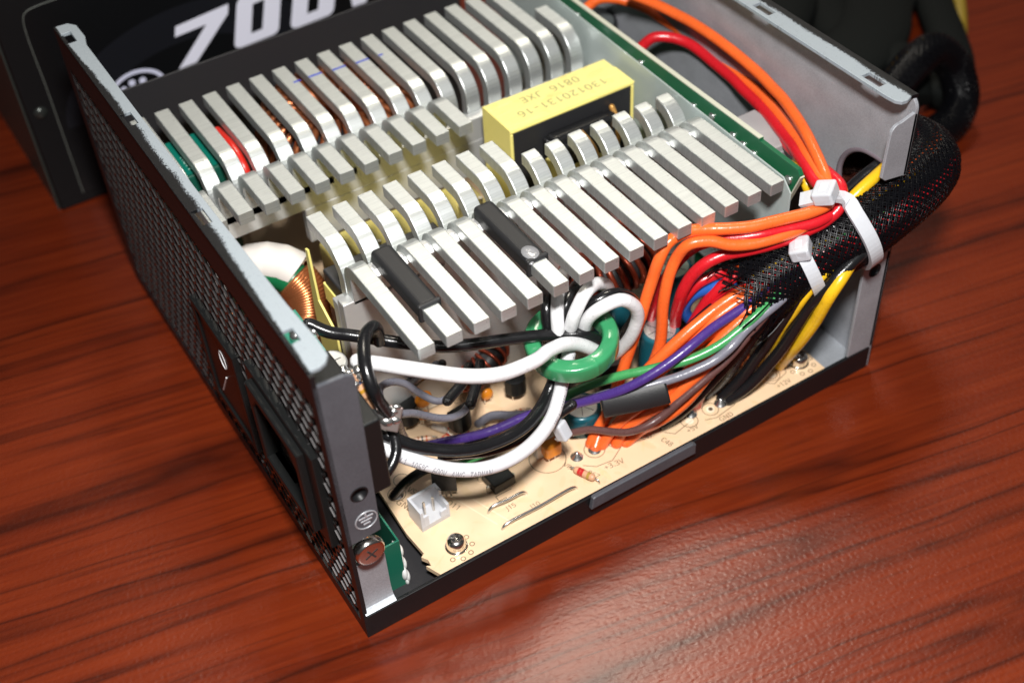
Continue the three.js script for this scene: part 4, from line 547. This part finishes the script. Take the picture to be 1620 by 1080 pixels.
W('black_wire', 'black wire, second from the right reaching the ground pads, beside the thin yellow wire', 'black', 1.5, [[133.4,49.0,1.0],[127.7,47.0,1.1],[123.7,43.5,0.7],[120.2,36.0,-1.0],[117.6,29.0,-2.3],[114.2,19.0,-4.6],[111.0,12.0,-6.2],[107.8,7.5,-7.6]], null);
W('black_wire', 'black wire dropping straight from the mesh sleeve to the middle of the board edge', 'black', 1.4, [[128.1,46.0,-1.4],[122.0,45.0,-1.0],[117.7,42.0,-1.2],[113.3,33.0,-2.9],[110.3,23.0,-5.3],[108.2,14.0,-7.9],[105.3,7.5,-10.7]], null);
W('black_wire', 'black wire running low behind the orange wires towards the left', 'black', 1.4, [[123.6,45.0,-1.7],[116.6,42.0,-1.1],[112.8,38.0,-1.8],[107.6,27.0,-3.6],[101.0,18.0,-5.6],[93.5,11.0,-6.9],[89.8,8.0,-8.4]], null);
W('black_wire', 'thin black wire standing at the dark red wire ends', 'black', 1.1, [[105.8,25.0,-7.3],[105.7,17.0,-8.9],[106.3,7.5,-10.8]], null);
W('black_wire', 'black wire rising behind the purple wire beside the capacitors', 'black', 1.3, [[95.9,16.0,-22.3],[97.9,24.0,-17.3],[100.9,31.0,-14.1],[106.6,37.0,-12.0],[114.0,41.0,-10.6]], null);
W('black_wire', 'black wire end soldered at the left front corner of the board', 'black', 1.2, [[22.3,7.3,-27.4],[24.0,10.0,-26.7],[27.9,13.0,-25.8],[33.3,15.0,-24.2],[38.7,16.0,-22.6],[43.9,17.0,-20.9]], null);
W('copper_wire', 'bundle of bare copper wire left of the heat-shrunk fins', 'copper', 0.7, [[61.9,22.0,-50.0],[57.3,30.0,-45.9],[54.3,38.0,-43.4],[53.2,44.0,-44.5]], null);

// large heat-shrink tube on the grey wire
{
  const p = curve([[72, 25, -9.9], [78.4, 26.5, -6.2], [86, 28, -2.7]]), pts = p.getSpacedPoints(24);
  solo('heat_shrink_tube', 'wide satin black heat-shrink tube crossed by the purple wire', 'heat-shrink tube', ribbon(pts, pts.map(() => V(-0.3, 0.5, 0.8)), 3.3, 1.7, 20), M.shrink);
}
// ---------- mesh sleeve with wires inside ----------
let SLEEVE;
function braidPath(pts, n) { // points and rotation-minimising normals along a curve
  const C = curve(pts), P = [], N = [], B = []; let ref = V(-0.6, 0.6, 0.5);
  for (let i = 0; i <= n; i++) { const T = C.getTangentAt(i / n); ref = ref.clone().addScaledVector(T, -ref.dot(T)).normalize(); P.push(C.getPointAt(i / n)); N.push(ref); B.push(T.clone().cross(ref)); }
  return [C.getLength(), (u, a, r) => { const i = Math.min(n - 1, Math.floor(u * n)), f = u * n - i, d = N[i].clone().multiplyScalar(Math.cos(a)).addScaledVector(B[i], Math.sin(a)); return [P[i].clone().lerp(P[i + 1], f).addScaledVector(d, r), d]; }];
}
function braid(at, L, K, rad, pitch, w, fray, steps) {
  const strands = [];
  for (let k = 0; k < K; k++) for (const dir of [-1, 1]) for (const off of [-0.042, 0.042]) {
    const pts = [], ns = [], u0 = fray ? rnd() * 0.05 : 0;
    for (let i = 0; i <= steps; i++) { const u = u0 + (0.9999 - u0) * i / steps, turns = u * L / pitch, a = (k / K) * 2 * Math.PI + dir * turns * 2 * Math.PI + off + (fray && u < 0.09 ? 0.25 * (hash(k, dir + 5, 3) - 0.5) * (1 - u / 0.09) : 0), [p, d] = at(u, a, rad(u) + 0.14 * dir * Math.sin(k * Math.PI + turns * K * Math.PI)); pts.push(p); ns.push(d); }
    strands.push(ribbon(pts, ns, w, 0.12, 5));
  }
  if (fray) for (let k = 0; k < 60; k++) { const a = rnd() * 6.283, u = 0.005 + rnd() * 0.07, [p, d] = at(u, a, rad(u)), [e] = at(0.002, a + (rnd() - 0.5) * 0.6, rad(0) + rnd() * 1.4); e.add(V(-rnd() * 3.4, (rnd() - 0.5) * 2, -rnd())); strands.push(ribbon(curve([p.toArray(), p.clone().lerp(e, 0.5).addScaledVector(d, rnd()).toArray(), e.toArray()]).getPoints(6), Array(7).fill(d), 0.13, 0.1, 4)); }
  return strands;
}
{
  const [L, at] = SLEEVE = braidPath([[111.5, 37.6, -9.6], [116, 40.2, -8.4], [123.1, 44, -7.2], [131, 47.4, -4.9], [139.7, 51, -3], [150.1, 54, -2.8], [160.5, 54.6, -4.6], [168, 54.5, -7.5], [173.5, 52.5, -14], [176, 49, -23], [174, 45, -34], [167, 41.5, -46], [158, 38, -60]], 170);
  const rad = (u) => 8.6 + 2.6 * Math.exp(-u * 24) - 0.7 * Math.exp(-((u - 0.16) ** 2) * 500) + 0.4 * Math.sin(u * 9);
  const t = thing('mesh_sleeve', 'black braided mesh sleeve bundling coloured wires out through the right wall', 'cable sleeve', [150, 30, -10]);
  const b = part('braid', braid(at, L, 28, rad, 46, 0.24, true, 150), M.braid, t, true); b.userData.kind = 'stuff';
  const seq = ['red', 'red', 'orange', 'red', 'purple', 'orange', 'red', 'black', 'black', 'red', 'orange', 'black', 'red', 'yellow', 'green', 'red', 'black', 'black', 'blue', 'black'];
  seq.forEach((cname, i) => {
    const outer = i < 13, a0 = outer ? i / 13 * 6.283 + 0.3 : i / 7 * 6.283, rr = outer ? 6.5 : 3.2, pts = []; for (let k = 0; k <= 14; k++) { const u = 0.05 + 0.94 * k / 14, [p] = at(u, a0 + u * 1.1 + 0.25 * Math.sin(u * 7 + i), rr); pts.push(p.toArray()); }
    solo(cname + '_wire', cname + ' wire running inside the black mesh sleeve', 'wire', tube(pts, 1.62, 2.5, 10), WM[cname], 'wires inside the mesh sleeve, ' + cname, true);
  });
}
// ---------- cable ties ----------
function tie(label, pts, cen, w, head, hs, rot) {
  const t = thing('cable_tie', label, 'cable tie', head), c = curve(pts), q = c.getSpacedPoints(40);
  part('strap', ribbon(q, q.map((p) => p.clone().sub(V(...cen))), w, 0.55), M.nylon, t);
  const e = new THREE.Euler(...rot); part('head', [new RoundedBoxGeometry(hs[0], hs[1], hs[2], 2, 0.7).applyMatrix4(new THREE.Matrix4().makeRotationFromEuler(e)).translate(...head)], M.nylon, t);
  part('lock_slot', [new RoundedBoxGeometry(hs[0] * 0.5, hs[1] * 1.04, hs[2] * 0.4, 1, 0.2).applyMatrix4(new THREE.Matrix4().makeRotationFromEuler(e)).translate(...head)], std(col(0.6, 0.61, 0.64), 0.4), t);
}
{
  const [L, at] = SLEEVE, near = (x, y, z) => { let b = 0, bd = 1e9; for (let k = 0; k <= 300; k++) { const d = at(k / 300.01, 0, 0)[0].distanceTo(V(x, y, z)); if (d < bd) { bd = d; b = k / 300.01; } } return b; };
  const u1 = near(139.4, 51, -3), u2 = near(127.6, 46, -6), P = (u, a, r) => at(u, a, r)[0].toArray();
  tie('white nylon cable tie at the bend of the orange wires, strap round the mesh sleeve', [[127, 63, -8], [129.6, 65.6, -4], ...[[-0.55, 12.6], [-0.25, 11], [0.05, 10.1], [0.4, 9.8], [0.8, 9.7], [1.2, 9.7], [1.7, 9.7], [2.3, 9.7], [2.9, 9.6]].map(([a, r]) => P(u1 + 0.004, a, r))], at(u1, 0, 0)[0].toArray(), 1.75, [130.2, 66.4, -3.8], [5.6, 3.8, 5], [-0.4, 0.5, 0.35]);
  tie('white nylon cable tie round the frayed end of the mesh sleeve', [-1.9, -1.5, -1.1, -0.7, -0.3, 0.1, 0.5, 0.9, 1.3, 1.8, 2.3, 2.8].map((a) => P(u2, a, 9.5)), at(u2, 0, 0)[0].toArray(), 1.6, P(u2, -0.2, 10.6), [5.4, 3.8, 4.8], [-0.5, 0.7, 0.5]);
}
tie('small cable tie holding the grey and purple wires under the printed white cable', [[57.6, 25, -13], [58.4, 26.6, -10.4], [59.6, 26, -8.6], [60, 24, -8.4], [59.6, 21.6, -10]], [58.4, 23.4, -12], 1.3, [59.5, 25.2, -8.6], [3.2, 5, 3.2], [-0.5, 0.3, 0.2]);

// ---------- second power supply behind, with its printed label ----------
{
  const z = -195.6, t = thing('second_power_supply', 'second closed black power supply with large white numerals standing behind the open one', 'power supply', [70, 0, -245]);
  part('housing', box(-8.4, 142, 0, 150, -345, z, 0.8), std(col(0.0045, 0.0045, 0.005), 0.5, 0, { specularIntensity: 0.6, bumpMap: fineBump, bumpScale: 0.00002 }), t);
  const x0 = -0.2, x1 = 132, y0 = 4, y1 = 68.8, k = 2048 / (x1 - x0), h = Math.round((y1 - y0) * k);
  const tex = canvasTex(2048, h, (c) => {
    const X = (x) => (x - x0) * k, Y = (y) => (y1 - y) * k; c.fillStyle = '#08090b'; c.fillRect(0, 0, 2048, h);
    c.fillStyle = '#15161b'; c.beginPath(); c.ellipse(X(44), Y(30), 42 * k, 25 * k, -0.06, Math.PI, 0); c.lineTo(X(80), Y(30)); c.ellipse(X(40), Y(30), 26 * k, 13 * k, -0.1, 0, Math.PI, true); c.fill();
    c.fillStyle = '#e6e6f4'; c.save(); c.translate(X(38.8), Y(34)); c.scale(k, -k);
    const poly = (p) => { c.beginPath(); p.forEach((q, i) => i ? c.lineTo(...q) : c.moveTo(...q)); c.closePath(); c.fill(); };
    poly([[2.4, 11.4], [3.4, 14.8], [21.4, 16.4], [20.6, 13.2], [7.2, 0.7], [1, 0.4], [13, 12.1]]);
    for (const q of [20.4, 40.2]) { const o = 0; c.save(); c.translate(q, 0); c.transform(1.12, 0, 0.05, 1, 0, 0); c.beginPath(); c.moveTo(o, 2.4); c.lineTo(o + 2.4, 14.8); c.quadraticCurveTo(o + 3, 17, o + 5, 17); c.lineTo(o + 14.4, 17.4); c.quadraticCurveTo(o + 16.6, 17.4, o + 16.2, 15); c.lineTo(o + 14, 3); c.quadraticCurveTo(o + 13.6, 0.9, o + 11.4, 0.8); c.lineTo(o + 2.2, 0.4); c.quadraticCurveTo(o - 0.2, 0.4, o, 2.4); c.moveTo(o + 5.4, 4); c.lineTo(o + 8.9, 4.2); c.lineTo(o + 10.8, 13.8); c.lineTo(o + 7.2, 13.6); c.closePath(); c.fill('evenodd'); c.restore(); }
    c.translate(-2, 0); poly([[63.6, 17.6], [68, 17.6], [68.4, 6], [73, 17.6], [77, 17.6], [77.4, 6], [82, 17.6], [86.4, 17.6], [79, 0.8], [74, 0.8], [73.6, 10.6], [69.6, 0.8], [64.6, 0.8]]); c.restore();
    c.strokeStyle = '#d6d8ee'; c.lineWidth = 1.3 * k; c.beginPath(); c.ellipse(X(26), Y(32), 8.6 * k, 6.6 * k, 0, 0, 7); c.stroke(); c.fillStyle = '#d6d8ee'; for (const [x, y] of [[21.6, 34], [24.6, 35.4], [28, 35]]) { c.beginPath(); c.arc(X(x), Y(y), 1.1 * k, 0, 7); c.fill(); }
  });
  const g = new THREE.ShapeGeometry((() => { const s = shapeOf([[x0, y0], [x1, y0], [x1, y1], ...arc(x0 + 3, y1 - 3, 3, 90, 180, 8)]); return s; })()), p = g.attributes.position, uv = g.attributes.uv; for (let i = 0; i < p.count; i++) uv.setXY(i, (p.getX(i) - x0) / (x1 - x0), (p.getY(i) - y0) / (y1 - y0)); g.translate(0, 0, z + 0.06);
  const lm = part('printed_label', g, std(col(1, 1, 1), 0.4, 0, { map: tex }), t, true);
  part('label_rim', new THREE.TubeGeometry(curve([[x0, y0, z + 0.1], [x0, 40, z + 0.1], [x0, y1 - 3, z + 0.1], [x0 + 0.9, y1 - 0.9, z + 0.1], [x0 + 3, y1, z + 0.1], [50, y1, z + 0.1], [x1, y1, z + 0.1]]), 120, 0.13, 6), std(col(0.16, 0.17, 0.15), 0.5), t);
  part('screw', lathe([[0.001, 1.1], [0.9, 1.0], [1.7, 0.6], [2.1, 0]], 24).rotateX(Math.PI / 2).translate(-4.2, 36, z), std(col(0.05, 0.055, 0.05), 0.25, 0.6), t);
  part('side_strip', box(-8.9, -8.45, 0, 150, -340, -197, 0.1), std(col(0.05, 0.062, 0.055), 0.45, 0.3), t);
}
// ---------- cables behind the cable wall ----------
function flatCable(name, label, pts, nrm, w, th, mat) { const q = curve(pts).getSpacedPoints(40); return solo(name, label, 'cable', ribbon(q, q.map(() => V(...nrm)), w, th, 14), mat); }
const sleeveMat = std(col(0.003, 0.004, 0.0035), 0.8, 0, { specularIntensity: 0.35, bumpMap: fineBump, bumpScale: 0.0001 });
flatCable('sleeved_cable', 'wide dark sleeved cable behind the right wall, left of the bare patch of table', [[262, 6, -210], [250, 14, -165], [236, 22, -135], [216, 22, -118], [190, 10, -104]], [0, 1, 0.1], 11, 5, sleeveMat);
flatCable('sleeved_cable', 'wide dark sleeved cable behind the right wall, right of the bare patch of table', [[300, 4, -180], [284, 10, -136], [262, 16, -116], [240, 20, -98], [214, 16, -92], [190, 8, -80]], [0, 1, 0.1], 12, 4, sleeveMat);
{
  const [L, at] = braidPath([[196, 10, -62], [212, 18, -66], [225.6, 24, -70], [235, 27, -72], [244, 26, -74], [252, 19, -72], [252, 10, -66], [245, 6, -62], [232, 5.6, -60]], 90);
  const t = thing('sleeved_cable', 'dark braided cable curling past the corner of the right wall, with yellow wires showing', 'cable', [236, 0, -68]);
  const b = part('braid', braid(at, L, 16, () => 5.6, 36, 0.34, false, 90), M.braid, t, true); b.userData.kind = 'stuff';
  ['black', 'black', 'black', 'black', 'black', 'black', 'yellow', 'black'].forEach((c, i) => { const pts = []; for (let k = 0; k <= 12; k++) pts.push(at(k / 12 * 0.999, i / 8 * 6.283 + 0.2, 3.5)[0].toArray()); part('inner_wire', tube(pts, 1.6, 2, 8), WM[c], t, true); });
}
flatCable('sleeved_cable', 'dark sleeved cable lying crosswise close behind the right wall', [[250, 14, -130], [240, 16, -112], [240, 17, -98], [242, 16, -86], [236, 10, -74]], [0, 1, 0.1], 9, 5, sleeveMat);
flatCable('sleeved_cable', 'dark sleeved cable running along the inner side of the yellow cable', [[330, 6, -160], [292, 8, -118], [278, 8, -98], [266, 7, -82], [250, 6, -72]], [0, 1, 0.1], 7, 4, sleeveMat);
solo('yellow_wire', 'bright yellow cable running away at the upper right', 'wire', tube([[330, 8, -150], [299, 8, -113], [285, 7, -98], [272, 5, -86]], 2.6, 3, 14), wireMat(0.3, 0.2, 0.012, 0.6));
renderer.render(scene, camera);
